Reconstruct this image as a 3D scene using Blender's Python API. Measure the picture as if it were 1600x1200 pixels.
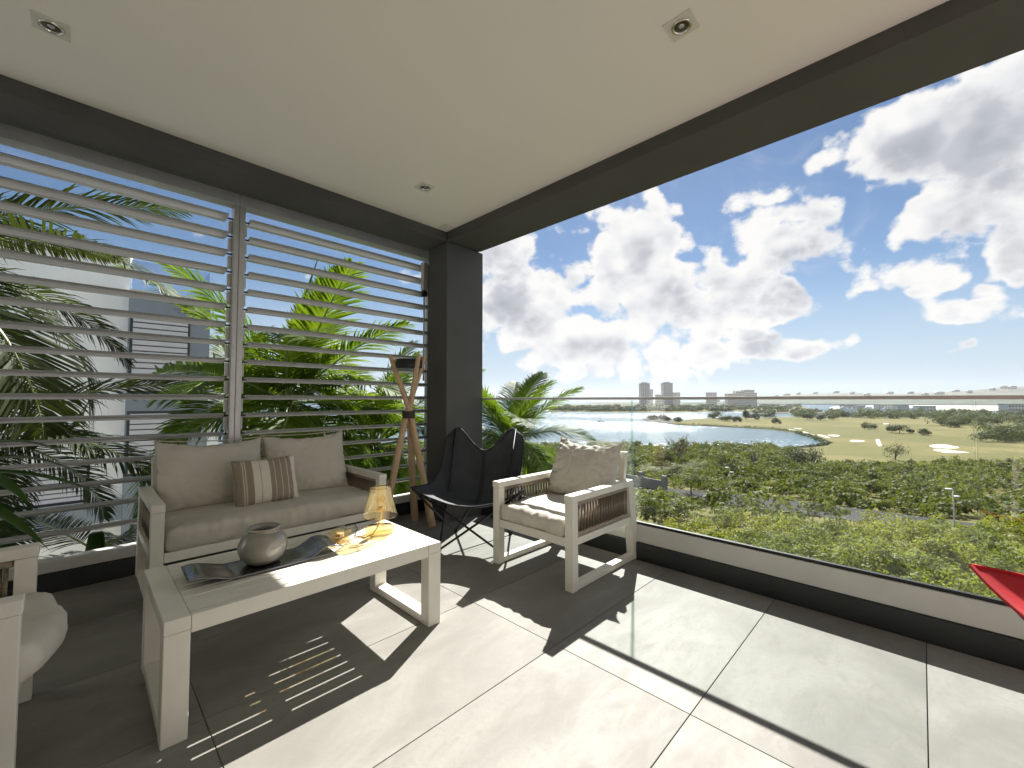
import bpy, bmesh, math, random
import numpy as np
from mathutils import Vector, Matrix, noise

for o in list(bpy.data.objects): bpy.data.objects.remove(o, do_unlink=True)
scn = bpy.context.scene
COL = scn.collection
R = math.radians
PI = math.pi

# ------------------------------------------------------------------ camera
EYE = 1.15
FPX = 655.0
YAW = R(44.3)
PITCH = math.atan(25 / 655.0)
cam_d = bpy.data.cameras.new('camera'); cam = bpy.data.objects.new('camera', cam_d); COL.objects.link(cam)
cam_d.sensor_width = 36.0; cam_d.lens = 36.0 * FPX / 1600.0
cam_d.clip_start = 0.02; cam_d.clip_end = 60000
cam.location = (0, 0, EYE)
cam.rotation_euler = (PI / 2 + PITCH, 0, YAW - PI / 2)
scn.camera = cam
FWD = np.array([math.cos(YAW) * math.cos(PITCH), math.sin(YAW) * math.cos(PITCH), math.sin(PITCH)])
RGT = np.array([math.sin(YAW), -math.cos(YAW), 0.0])
UPV = np.cross(RGT, FWD)
def ray(px, py): return FWD + RGT * (px - 800) / FPX - UPV * (py - 600) / FPX
def atz(px, py, z):
    d = ray(px, py); t = (z - EYE) / d[2]; return Vector((d[0] * t, d[1] * t, z))
def atd(px, py, dist):                      # point of the place at a given distance along the ground
    d = ray(px, py); t = dist / math.hypot(d[0], d[1]); return Vector((d[0] * t, d[1] * t, EYE + d[2] * t))

# ------------------------------------------------------------------ light and exposure
SUN_DIR = Vector((0.986, 0.523, 1.0)).normalized()
SUN_EL = math.asin(SUN_DIR.z)
SUN_AZ = math.atan2(SUN_DIR.y, SUN_DIR.x)
sun_d = bpy.data.lights.new('sun', 'SUN'); sun_d.energy = 5.0; sun_d.angle = R(0.53); sun_d.color = (1.0, 0.96, 0.905)
sun = bpy.data.objects.new('sun', sun_d); COL.objects.link(sun)
sun.rotation_euler = SUN_DIR.to_track_quat('Z', 'Y').to_euler()
SKY_STRENGTH = 0.10
scn.view_settings.view_transform = 'Standard'; scn.view_settings.look = 'None'
scn.view_settings.exposure = 1.45; scn.view_settings.gamma = 1.0
scn.view_settings.use_curve_mapping = False

world = bpy.data.worlds.new('World'); scn.world = world; world.use_nodes = True
world.cycles.sampling_method = 'MANUAL'; world.cycles.sample_map_resolution = 256

class NT:
    """tiny node-tree helper"""
    def __init__(s, tree): s.t = tree; s.n = tree.nodes; s.l = tree.links
    def node(s, typ, **kw):
        n = s.n.new(typ)
        for k, v in kw.items(): setattr(n, k, v)
        return n
    def put(s, sock, v):
        if hasattr(v, 'is_output'): s.l.new(v, sock)
        else: sock.default_value = v
    def math(s, op, a, b=None, c=None, clamp=False):
        n = s.node('ShaderNodeMath', operation=op, use_clamp=clamp); s.put(n.inputs[0], a)
        if b is not None: s.put(n.inputs[1], b)
        if c is not None: s.put(n.inputs[2], c)
        return n.outputs[0]
    def vec(s, op, a, b=None, scale=None):
        n = s.node('ShaderNodeVectorMath', operation=op); s.put(n.inputs[0], a)
        if b is not None: s.put(n.inputs[1], b)
        if scale is not None: s.put(n.inputs['Scale'], scale)
        return n.outputs['Value'] if op in ('DOT_PRODUCT', 'LENGTH', 'DISTANCE') else n.outputs[0]
    def noise(s, vec, scale, detail=4, rough=0.55, dist=0.0, out='Fac', dims='3D'):
        n = s.node('ShaderNodeTexNoise', noise_dimensions=dims)
        if vec is not None: s.put(n.inputs['Vector'], vec)
        n.inputs['Scale'].default_value = scale; n.inputs['Detail'].default_value = detail
        n.inputs['Roughness'].default_value = rough; n.inputs['Distortion'].default_value = dist
        return n.outputs[out]
    def ramp(s, fac, stops, interp='LINEAR'):
        n = s.node('ShaderNodeValToRGB'); cr = n.color_ramp; cr.interpolation = interp
        while len(cr.elements) < len(stops): cr.elements.new(0.5)
        for e, (p, c) in zip(cr.elements, stops):
            e.position = p; e.color = (c, c, c, 1) if not hasattr(c, '__len__') else (*c[:3], 1)
        s.put(n.inputs[0], fac); return n.outputs[0]
    def smooth(s, x, lo, hi, a=0.0, b=1.0):
        n = s.node('ShaderNodeMapRange', interpolation_type='SMOOTHSTEP'); s.put(n.inputs[0], x)
        n.inputs[1].default_value = lo; n.inputs[2].default_value = hi; n.inputs[3].default_value = a; n.inputs[4].default_value = b
        return n.outputs[0]
    def mix(s, fac, a, b, blend='MIX'):
        n = s.node('ShaderNodeMix', data_type='RGBA', blend_type=blend)
        s.put(n.inputs[0], fac)
        s.put(n.inputs[6], a if hasattr(a, 'is_output') else (*a[:3], 1)); s.put(n.inputs[7], b if hasattr(b, 'is_output') else (*b[:3], 1))
        return n.outputs[2]

def build_world():
    t = NT(world.node_tree); t.n.clear()
    out = t.node('ShaderNodeOutputWorld'); bg = t.node('ShaderNodeBackground')
    sky = t.node('ShaderNodeTexSky', sky_type='NISHITA'); sky.sun_disc = False
    sky.sun_elevation = SUN_EL; sky.sun_rotation = PI / 2 - SUN_AZ
    sky.altitude = 10; sky.air_density = 1.0; sky.dust_density = 0.1; sky.ozone_density = 3.0
    d = t.node('ShaderNodeTexCoord').outputs['Generated']
    sep = t.node('ShaderNodeSeparateXYZ'); t.put(sep.inputs[0], d)
    az = t.math('ARCTAN2', sep.outputs[1], sep.outputs[0]); el = t.math('ARCSINE', sep.outputs[2])
    ae = t.node('ShaderNodeCombineXYZ'); t.put(ae.inputs[0], az); t.put(ae.inputs[1], el)
    # warp the cloud outlines a little
    wn = t.noise(d, 6.0, 3, 0.72, out='Color')
    wv = t.vec('SCALE', t.vec('SUBTRACT', wn, (0.5, 0.5, 0.5)), scale=0.15)
    ae = t.vec('ADD', ae.outputs[0], wv)
    # cumulus banks: centre azimuth, elevation and radii (degrees)
    def bank(px, py, rx, ry, w=1.0):
        def ang(x, y):
            q = ray(x, y); q = q / np.linalg.norm(q); return math.atan2(q[1], q[0]), math.asin(q[2])
        a0, e0 = ang(px, py); a1, _ = ang(px - rx, py); a2, _ = ang(px + rx, py); _, e1 = ang(px, py - ry); _, e2 = ang(px, py + ry)
        return a0, e0, abs(a1 - a2) / 2, abs(e1 - e2) / 2, w
    banks = [bank(*b) for b in (
        (850, 460, 165, 105), (960, 400, 90, 85), (790, 390, 80, 80), (910, 540, 130, 50), (1020, 495, 100, 75), (1015, 558, 145, 36), (930, 585, 110, 24),
        (1222, 362, 98, 86), (1150, 445, 82, 60), (1225, 465, 78, 30), (1085, 490, 70, 55),
        (1430, 222, 160, 78), (1545, 300, 145, 125), (1585, 180, 160, 120), (1445, 345, 80, 44), (1295, 238, 66, 40), (1585, 400, 75, 50),
        (1462, 438, 48, 40, .6), (1208, 545, 70, 22, .6), (1322, 533, 55, 17, .6), (1575, 472, 80, 24, .6), (1345, 425, 26, 34, .45), (1500, 536, 30, 11, .45), (1165, 522, 40, 12, .5), (1215, 520, 18, 13, .5))]
    best = None
    for a0, e0, ra, re, w in banks:
        v = t.vec('MULTIPLY', t.vec('SUBTRACT', ae, (a0, e0, 0)), (1 / ra, 1 / re, 0))
        q = t.math('MULTIPLY_ADD', t.vec('DOT_PRODUCT', v, v), -w, w)
        best = q if best is None else t.math('SMOOTH_MAX', best, q, 0.25)
    best = t.math('MAXIMUM', best, -1.0)
    # elsewhere the same kind of cumulus goes on, thickened out of view for fill light
    field = t.math('MULTIPLY_ADD', t.noise(d, 2.3, 1, 0.5), 6.0, -2.35)
    outside = t.smooth(t.math('ABSOLUTE', t.math('SUBTRACT', az, YAW)), 0.95, 1.25)
    field = t.math('MULTIPLY_ADD', outside, 2.0, t.math('SUBTRACT', field, 2.0))
    best = t.math('MAXIMUM', best, t.math('MINIMUM', field, 0.9))
    stretch = t.vec('MULTIPLY', d, (1.0, 1.0, 1.35))
    def puffs(v, sc):                                   # billowed noise: cauliflower heads with creases between
        return t.math('ABSOLUTE', t.math('MULTIPLY_ADD', t.noise(v, sc, 0, 0.5), 2.0, -1.0))
    nz = t.noise(stretch, 6.2, 6, 0.60)
    p1 = puffs(stretch, 11.0)
    fb = t.math('ADD', t.math('MULTIPLY', nz, 0.70), t.math('ADD', t.math('MULTIPLY', p1, 0.22), t.math('MULTIPLY', puffs(stretch, 25.0), 0.08)))
    off = t.vec('ADD', stretch, (0.016, 0.009, 0.042))
    rl1 = t.math('ADD', t.math('MULTIPLY', t.noise(stretch, 6.2, 3, 0.60), 0.70), t.math('MULTIPLY', p1, 0.22))
    rl2 = t.math('ADD', t.math('MULTIPLY', t.noise(off, 6.2, 3, 0.60), 0.70), t.math('MULTIPLY', puffs(off, 11.0), 0.22))
    dens = t.math('ADD', t.math('MULTIPLY', best, 0.80), t.math('MULTIPLY_ADD', fb, 5.2, PUFF_BIAS))
    mask = t.smooth(dens, 0.0, 0.42)
    relief = t.math('MULTIPLY', t.math('SUBTRACT', rl2, rl1), 2.6)
    core = t.smooth(dens, 0.12, 1.25)
    light = t.math('SUBTRACT', t.math('SUBTRACT', 1.0, t.math('MULTIPLY', core, t.math('MULTIPLY_ADD', t.smooth(t.noise(stretch, 3.2, 1, 0.5), 0.35, 0.62), 0.38, 0.33))), relief, clamp=True)
    ccol = t.ramp(light, [(0.0, (0.43, 0.46, 0.51)), (0.38, (0.58, 0.605, 0.65)), (0.70, (0.86, 0.87, 0.89)), (0.95, (1.0, 0.99, 0.97))])
    ccol = t.vec('SCALE', ccol, scale=CLOUD_GAIN / SKY_STRENGTH)
    veil = t.noise(t.vec('MULTIPLY', d, (1.5, 4.0, 5.0)), 1.6, 4, 0.6, 1.2)
    veil = t.math('MULTIPLY', t.smooth(veil, 0.48, 0.85), t.smooth(el, 0.03, 0.2, 0.0, 0.34))
    hs = t.node('ShaderNodeHueSaturation'); hs.inputs['Saturation'].default_value = 1.05; hs.inputs['Value'].default_value = SKY_GAIN
    t.put(hs.inputs['Color'], sky.outputs[0])
    white = (0.9 * CLOUD_GAIN * 0.85 / SKY_STRENGTH, 0.93 * CLOUD_GAIN * 0.85 / SKY_STRENGTH, 0.97 * CLOUD_GAIN * 0.85 / SKY_STRENGTH)
    humid = t.smooth(el, -0.02, 0.30, 0.93, 0.0)            # pale humid air low over the sea
    c = t.mix(humid, hs.outputs[0], (0.70 * HAZE_GAIN / SKY_STRENGTH, 0.85 * HAZE_GAIN / SKY_STRENGTH, 1.02 * HAZE_GAIN / SKY_STRENGTH))
    c = t.mix(veil, c, white)
    mask = t.math('MULTIPLY', mask, t.smooth(el, 0.015, 0.07))
    c = t.mix(mask, c, ccol)
    t.put(bg.inputs[0], c); bg.inputs[1].default_value = SKY_STRENGTH
    t.l.new(bg.outputs[0], out.inputs[0])
PUFF_BIAS = -2.12
CLOUD_GAIN = 0.345
HAZE_GAIN = 0.29
SKY_GAIN = 0.325
build_world()

# ------------------------------------------------------------------ mesh helpers
class MB:
    def __init__(s): s.v = []; s.f = []
    def add(s, vs, fs):
        n = len(s.v); s.v += [tuple(v) for v in vs]; s.f += [tuple(i + n for i in f) for f in fs]; return s
    def box(s, x0, x1, y0, y1, z0, z1):
        return s.add([(x0, y0, z0), (x1, y0, z0), (x1, y1, z0), (x0, y1, z0), (x0, y0, z1), (x1, y0, z1), (x1, y1, z1), (x0, y1, z1)],
                     [(0, 3, 2, 1), (4, 5, 6, 7), (0, 1, 5, 4), (1, 2, 6, 5), (2, 3, 7, 6), (3, 0, 4, 7)])
    def prism(s, poly, axis, a, b):
        """extrude a 2-D polygon (ordered) along axis 'x','y' or 'z' from a to b"""
        def P(p, q):
            return {'x': (q, p[0], p[1]), 'y': (p[0], q, p[1]), 'z': (p[0], p[1], q)}[axis]
        n = len(poly)
        return s.add([P(p, a) for p in poly] + [P(p, b) for p in poly],
                     [tuple(range(n))[::-1], tuple(range(n, 2 * n))] + [(i, (i + 1) % n, n + (i + 1) % n, n + i) for i in range(n)])
    def tube(s, pts, rad, seg=8, cap=True):
        pts = [Vector(p) for p in pts]; n = len(pts)
        rad = rad if hasattr(rad, '__len__') else [rad] * n
        base = len(s.v); up = None
        for i, p in enumerate(pts):
            tdir = (pts[min(i + 1, n - 1)] - pts[max(i - 1, 0)])
            if tdir.length < 1e-9: tdir = Vector((0, 0, 1))
            tdir.normalize()
            if up is None:
                up = Vector((0, 0, 1)) if abs(tdir.z) < 0.9 else Vector((1, 0, 0))
            a = tdir.cross(up); a.normalize(); b = a.cross(tdir); up = b
            for k in range(seg):
                th = 2 * PI * k / seg; s.v.append(tuple(p + (a * math.cos(th) + b * math.sin(th)) * rad[i]))
        for i in range(n - 1):
            for k in range(seg):
                k2 = (k + 1) % seg
                s.f.append((base + i * seg + k, base + i * seg + k2, base + (i + 1) * seg + k2, base + (i + 1) * seg + k))
        if cap:
            s.f.append(tuple(base + k for k in range(seg))[::-1]); s.f.append(tuple(base + (n - 1) * seg + k for k in range(seg)))
        return s
    def lathe(s, prof, seg=32, c=(0, 0, 0)):
        base = len(s.v); n = len(prof)
        for (r, z) in prof:
            for k in range(seg):
                th = 2 * PI * k / seg; s.v.append((c[0] + r * math.cos(th), c[1] + r * math.sin(th), c[2] + z))
        for i in range(n - 1):
            for k in range(seg):
                k2 = (k + 1) % seg; s.f.append((base + i * seg + k, base + i * seg + k2, base + (i + 1) * seg + k2, base + (i + 1) * seg + k))
        return s
    def mesh(s, name): 
        m = bpy.data.meshes.new(name); m.from_pydata(s.v, [], s.f); m.update(); return m
    def build(s, name, mat, parent=None, smooth=False, bevel=0.0, seg=2, loc=None, fixn=True):
        m = s.mesh(name)
        if fixn:
            bm = bmesh.new(); bm.from_mesh(m); bmesh.ops.recalc_face_normals(bm, faces=bm.faces); bm.to_mesh(m); bm.free()
        return link(name, m, mat, parent, smooth, bevel, seg, loc)

def link(name, m, mat, parent=None, smooth=False, bevel=0.0, seg=2, loc=None):
    o = bpy.data.objects.new(name, m); COL.objects.link(o)
    if mat is not None and len(m.materials) == 0: m.materials.append(mat)
    if parent is not None: o.parent = parent
    if loc is not None: o.location = loc
    if smooth: m.shade_smooth()
    if bevel > 0:
        b = o.modifiers.new('bevel', 'BEVEL'); b.width = bevel; b.segments = seg; b.limit_method = 'ANGLE'; b.angle_limit = R(40)
        m.shade_smooth()
        w = o.modifiers.new('wn', 'WEIGHTED_NORMAL'); w.keep_sharp = True
    return o

def thing(name, label, cat, loc=(0, 0, 0), rz=0.0, group=None):
    o = bpy.data.objects.new(name, None); COL.objects.link(o); o.location = loc; o.rotation_euler = (0, 0, rz)
    o.empty_display_size = 0.1
    return tag(o, label, cat, group)
def tag(o, label, cat, group=None):
    o['label'] = label; o['category'] = cat
    if group: o['group'] = group
    return o
def struct(o): o['kind'] = 'structure'; return o
def stuff(o, label=None, cat=None):
    o['kind'] = 'stuff'
    if label: o['label'] = label
    if cat: o['category'] = cat
    return o
def copy_tree(o, parent=None):
    c = o.copy(); COL.objects.link(c); c.parent = parent
    for ch in o.children: copy_tree(ch, c)
    return c

def np_mesh(name, verts, quads):
    m = bpy.data.meshes.new(name); nv = len(verts); nf = len(quads)
    m.vertices.add(nv); m.vertices.foreach_set('co', np.asarray(verts, dtype=np.float32).ravel())
    m.loops.add(nf * 4); m.loops.foreach_set('vertex_index', np.asarray(quads, dtype=np.int32).ravel())
    m.polygons.add(nf); m.polygons.foreach_set('loop_start', np.arange(0, nf * 4, 4, dtype=np.int32))
    m.update(calc_edges=True); m.validate(); return m

# ------------------------------------------------------------------ materials
MATS = {}
def mat(name, col, rough=0.6, metal=0.0, var=0.0, vscale=3.0, bump=0.0, bscale=60.0, spec=0.5, coat=0.0, rnd=0.0, vdetail=5, col2=None, stretch=None, bdist=0.01):
    m = bpy.data.materials.new(name); m.use_nodes = True; t = NT(m.node_tree); p = t.n['Principled BSDF']
    p.inputs['Roughness'].default_value = rough; p.inputs['Metallic'].default_value = metal
    p.inputs['Specular IOR Level'].default_value = spec; p.inputs['Coat Weight'].default_value = coat
    co = t.node('ShaderNodeTexCoord').outputs['Object']
    if stretch: co = t.vec('MULTIPLY', co, stretch)
    c = (*col, 1)
    if var > 0 or col2:
        n = t.noise(co, vscale, vdetail, 0.6)
        a = tuple(x * (1 - var) for x in col); b = col2 if col2 else tuple(min(1, x * (1 + var)) for x in col)
        c = t.mix(t.smooth(n, 0.3, 0.7), a, b)
    if rnd > 0:
        oi = t.node('ShaderNodeObjectInfo').outputs['Random']
        k = t.math('MULTIPLY_ADD', oi, 2 * rnd, 1 - rnd)
        if not hasattr(c, 'is_output'): 
            rgb = t.node('ShaderNodeRGB'); rgb.outputs[0].default_value = c; c = rgb.outputs[0]
        c = t.vec('SCALE', c, scale=k)
    t.put(p.inputs['Base Color'], c)
    if bump > 0:
        b = t.node('ShaderNodeBump'); b.inputs['Strength'].default_value = bump; b.inputs['Distance'].default_value = bdist
        t.put(b.inputs['Height'], t.noise(co, bscale, 4, 0.6)); t.l.new(b.outputs[0], p.inputs['Normal'])
    MATS[name] = m; return m

def leaf_mat(name, c1, c2, trans=0.45, rough=0.55, vscale=0.35, spec=0.3, tcol=None):
    m = bpy.data.materials.new(name); m.use_nodes = True; t = NT(m.node_tree); p = t.n['Principled BSDF']; out = t.n['Material Output']
    isl = t.node('ShaderNodeNewGeometry').outputs['Random Per Island']
    co = t.node('ShaderNodeNewGeometry').outputs['Position']
    n = t.noise(co, vscale, 3, 0.6)
    f = t.math('ADD', t.math('MULTIPLY', isl, 0.28), t.math('MULTIPLY', t.smooth(n, 0.32, 0.68), 0.75), clamp=True)
    c = t.mix(f, c1, c2)
    t.put(p.inputs['Base Color'], c); p.inputs['Roughness'].default_value = rough; p.inputs['Specular IOR Level'].default_value = spec
    tr = t.node('ShaderNodeBsdfTranslucent'); t.put(tr.inputs[0], t.mix(1.0, c, tcol or (1.25, 1.15, 0.45), 'MULTIPLY'))
    mx = t.node('ShaderNodeMixShader'); mx.inputs[0].default_value = trans
    t.l.new(p.outputs[0], mx.inputs[1]); t.l.new(tr.outputs[0], mx.inputs[2]); t.l.new(mx.outputs[0], out.inputs[0])
    MATS[name] = m; return m

def glass_mat(name, tint, rough=0.0, ior=1.45, refl=1.0, body=None, bodyf=0.0):
    """clear sheet glass: tinted straight-through light plus a Fresnel reflection"""
    m = bpy.data.materials.new(name); m.use_nodes = True; t = NT(m.node_tree); t.n.remove(t.n['Principled BSDF']); out = t.n['Material Output']
    tr = t.node('ShaderNodeBsdfTransparent'); tr.inputs[0].default_value = (*tint, 1)
    gl = t.node('ShaderNodeBsdfGlossy'); gl.inputs['Roughness'].default_value = rough; gl.inputs[0].default_value = (1, 1, 1, 1)
    fr = t.node('ShaderNodeFresnel')           # same index entering and leaving: the sheet does not bend the light
    t.put(fr.inputs[0], t.math('MULTIPLY_ADD', t.node('ShaderNodeNewGeometry').outputs['Backfacing'], 1.0 / ior - ior, ior))
    mx = t.node('ShaderNodeMixShader'); t.put(mx.inputs[0], t.math('MULTIPLY', fr.outputs[0], refl))
    src = tr.outputs[0]
    if body:                                     # slightly milky coloured plastic
        tl = t.node('ShaderNodeBsdfTranslucent'); tl.inputs[0].default_value = (*body, 1); m2 = t.node('ShaderNodeMixShader'); m2.inputs[0].default_value = bodyf
        t.l.new(tr.outputs[0], m2.inputs[1]); t.l.new(tl.outputs[0], m2.inputs[2]); src = m2.outputs[0]
    t.l.new(src, mx.inputs[1]); t.l.new(gl.outputs[0], mx.inputs[2]); t.l.new(mx.outputs[0], out.inputs[0])
    MATS[name] = m; return m

def tile_material():
    m = bpy.data.materials.new('porcelain_tile'); m.use_nodes = True; t = NT(m.node_tree); p = t.n['Principled BSDF']
    pos = t.node('ShaderNodeNewGeometry').outputs['Position']
    oi = t.node('ShaderNodeObjectInfo').outputs['Random']
    off = t.node('ShaderNodeCombineXYZ'); t.put(off.inputs[0], t.math('MULTIPLY', oi, 37.0)); t.put(off.inputs[1], t.math('MULTIPLY', oi, 91.0))
    q = t.vec('ADD', pos, off.outputs[0])
    big = t.noise(t.vec('MULTIPLY', q, (1.0, 1.9, 1)), 1.3, 6, 0.62, 0.8); fine = t.noise(q, 46.0, 5, 0.7)
    vein = t.noise(t.vec('MULTIPLY', q, (1.0, 2.2, 1)), 4.5, 8, 0.66, 1.6)
    c = t.mix(t.smooth(big, 0.3, 0.72), (0.208, 0.204, 0.184), (0.296, 0.291, 0.265))
    c = t.mix(t.math('MULTIPLY', t.smooth(vein, 0.50, 0.70), 0.55), c, (0.23, 0.212, 0.187))
    c = t.mix(t.math('MULTIPLY', t.smooth(fine, 0.45, 0.72), 0.38), c, (0.22, 0.205, 0.186))
    spot = t.noise(t.vec('ADD', pos, (3, 7, 0)), 9.0, 3, 0.5); dust = t.noise(pos, 210.0, 2, 0.6)
    c = t.mix(t.math('MULTIPLY', t.smooth(spot, 0.66, 0.74), 0.20), c, (0.20, 0.185, 0.165))
    c = t.mix(t.math('MULTIPLY', t.smooth(dust, 0.70, 0.80), 0.45), c, (0.16, 0.145, 0.12))
    c = t.vec('SCALE', c, scale=t.math('MULTIPLY_ADD', oi, 0.14, 0.93))
    t.put(p.inputs['Base Color'], c)
    t.put(p.inputs['Roughness'], t.math('MULTIPLY_ADD', vein, 0.25, 0.42)); p.inputs['Specular IOR Level'].default_value = 0.10
    b = t.node('ShaderNodeBump'); b.inputs['Strength'].default_value = 0.35; b.inputs['Distance'].default_value = 0.004
    t.put(b.inputs['Height'], t.math('ADD', t.math('MULTIPLY', vein, 1.0), t.math('MULTIPLY', fine, 0.35))); t.l.new(b.outputs[0], p.inputs['Normal'])
    return m

M_TILE = tile_material()
M_GROUT = mat('grout', (0.10, 0.095, 0.09), 0.9)
M_CEIL = mat('ceiling_paint', (0.90, 0.875, 0.80), 0.85, var=0.012, vscale=0.7, bump=0.06, bscale=140)
M_DARK = mat('anthracite_render', (0.085, 0.083, 0.076), 0.75, var=0.10, vscale=2.0, bump=0.25, bscale=160, bdist=0.004)
M_PLINTH = mat('dark_plinth_tile', (0.030, 0.033, 0.034), 0.45, var=0.15, vscale=4, bump=0.1, bscale=90)
M_ALU = mat('brushed_aluminium_paint', (0.56, 0.555, 0.545), 0.38, 0.35, var=0.05, vscale=6, bump=0.05, bscale=200)
M_SLAT = mat('louvre_aluminium', (0.50, 0.495, 0.485), 0.38, 0.30, var=0.06, vscale=2.5, rnd=0.05, stretch=(1, 12, 12))
M_ALUDK = mat('dark_hinge_plastic', (0.03, 0.03, 0.03), 0.5)
M_WHITEALU = mat('white_powder_coat', (0.70, 0.69, 0.66), 0.45, var=0.03, vscale=5)
M_FRAME = mat('ivory_powder_coat', (0.80, 0.77, 0.69), 0.42, var=0.035, vscale=7, bump=0.05, bscale=220)
M_ROPE = mat('taupe_rope', (0.35, 0.285, 0.22), 0.85, var=0.25, vscale=60, bump=0.6, bscale=420, bdist=0.002)
M_CUSH = mat('taupe_canvas', (0.61, 0.575, 0.50), 0.92, var=0.06, vscale=5, bump=0.35, bscale=520, spec=0.15, bdist=0.002)
M_CUSHL = mat('sand_canvas', (0.64, 0.60, 0.53), 0.92, var=0.05, vscale=5, bump=0.35, bscale=520, spec=0.15, bdist=0.002)
M_PIPING = mat('canvas_piping', (0.54, 0.49, 0.41), 0.9)
M_BLACK = mat('black_steel', (0.012, 0.012, 0.012), 0.4, 0.3)
M_SLING = mat('charcoal_canvas', (0.040, 0.045, 0.050), 0.75, var=0.18, vscale=9, bump=0.4, bscale=420, bdist=0.002)
M_SLINGEDGE = mat('black_webbing', (0.014, 0.015, 0.017), 0.7)
M_WOOD = mat('pale_ash_wood', (0.50, 0.335, 0.20), 0.5, var=0.0, col2=(0.60, 0.43, 0.27), vscale=9, stretch=(6, 6, 0.6), bump=0.15, bscale=40)
M_CERAM = mat('celadon_glaze', (0.30, 0.285, 0.24), 0.16, var=0.12, vscale=14, coat=0.6, bump=0.08, bscale=25)
M_TRAY = mat('dark_polished_tray', (0.26, 0.27, 0.30), 0.14, 0.95, var=0.25, vscale=8, bump=0.03, bscale=30)
M_RED = mat('red_canvas', (0.46, 0.006, 0.012), 0.7, var=0.08, vscale=8, bump=0.3, bscale=420, bdist=0.002)
M_WICKER = mat('brown_wicker', (0.16, 0.095, 0.045), 0.7, var=0.3, vscale=40, rnd=0.15)
M_SOIL = mat('potting_soil', (0.03, 0.022, 0.016), 0.95, bump=0.8, bscale=60)
M_DRIFT = mat('bleached_driftwood', (0.55, 0.49, 0.40), 0.8, var=0.2, vscale=12, bump=0.6, bscale=50)
M_GLASS = glass_mat('balustrade_glass', (0.930, 0.957, 0.955))
M_GEDGE = glass_mat('polished_glass_edge', (0.74, 0.84, 0.79), 0.15, 1.6, 1.5)
M_AMBER = glass_mat('amber_glass', (0.97, 0.89, 0.66), 0.02, 1.5, 1.3, (0.86, 0.74, 0.46), 0.10)
M_AMBERD = glass_mat('amber_glass_rim', (0.80, 0.62, 0.30), 0.05, 1.5, 2.0)
M_CLEAR = glass_mat('clear_crystal', (0.95, 0.88, 0.76), 0.02, 1.55, 2.0)
M_CHROME = mat('lamp_ring_chrome', (0.75, 0.74, 0.72), 0.18, 1.0)
M_LAMPIN = mat('lamp_reflector', (0.12, 0.09, 0.07), 0.3, 0.6)
M_CREAM = mat('cream_plate', (0.72, 0.70, 0.63), 0.55)
M_STUCCO = mat('white_stucco', (0.90, 0.885, 0.845), 0.85, var=0.06, vscale=0.6, bump=0.3, bscale=30)
M_BLUEGREY = mat('blue_grey_render', (0.24, 0.275, 0.305), 0.8, var=0.08, vscale=0.7, bump=0.2, bscale=30)
M_SHUTTER = mat('white_shutter', (0.58, 0.57, 0.58), 0.55, var=0.03)
M_SHGAP = mat('shutter_dark_frame', (0.05, 0.05, 0.055), 0.7)  # plain dark board behind the shutter slats
M_ROOFDECK = mat('grey_deck_boards', (0.40, 0.39, 0.38), 0.7, var=0.1, vscale=5, rnd=0.08)
M_BARK = mat('grey_brown_bark', (0.13, 0.105, 0.08), 0.9, var=0.3, vscale=6, bump=0.6, bscale=30, bdist=0.03)
M_PALMTRUNK = mat('palm_trunk_bark', (0.20, 0.17, 0.135), 0.9, var=0.25, vscale=5, bump=0.6, bscale=14, bdist=0.03)
M_RACHIS = mat('palm_midrib', (0.20, 0.24, 0.06), 0.5, var=0.2, vscale=5)

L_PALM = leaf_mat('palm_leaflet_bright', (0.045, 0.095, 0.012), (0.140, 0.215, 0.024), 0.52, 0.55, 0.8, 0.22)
L_PALMD = leaf_mat('palm_leaflet_shaded', (0.024, 0.042, 0.012), (0.062, 0.085, 0.022), 0.32, 0.55, 0.8, 0.22)  # darker copy of the palm leaf, shade of the left palms put into its colour
L_SCRUB = leaf_mat('scrub_leaf_yellow', (0.095, 0.135, 0.024), (0.275, 0.300, 0.060), 0.52, 0.6, 0.22)
L_SCRUB2 = leaf_mat('scrub_leaf_green', (0.062, 0.088, 0.026), (0.155, 0.180, 0.052), 0.45, 0.65, 0.10)
L_DARK = leaf_mat('mangrove_leaf', (0.035, 0.050, 0.022), (0.075, 0.092, 0.034), 0.35, 0.65, 0.06)
L_TREE = leaf_mat('tree_leaf_mid', (0.042, 0.062, 0.020), (0.095, 0.115, 0.036), 0.38, 0.65, 0.25)
L_TWIG = leaf_mat('dry_twig_leaf', (0.070, 0.060, 0.035), (0.115, 0.100, 0.055), 0.25, 0.7, 0.3)
L_HOUSE = leaf_mat('house_plant_leaf', (0.030, 0.075, 0.012), (0.060, 0.130, 0.020), 0.35, 0.3, 2.0, 0.6)

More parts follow.
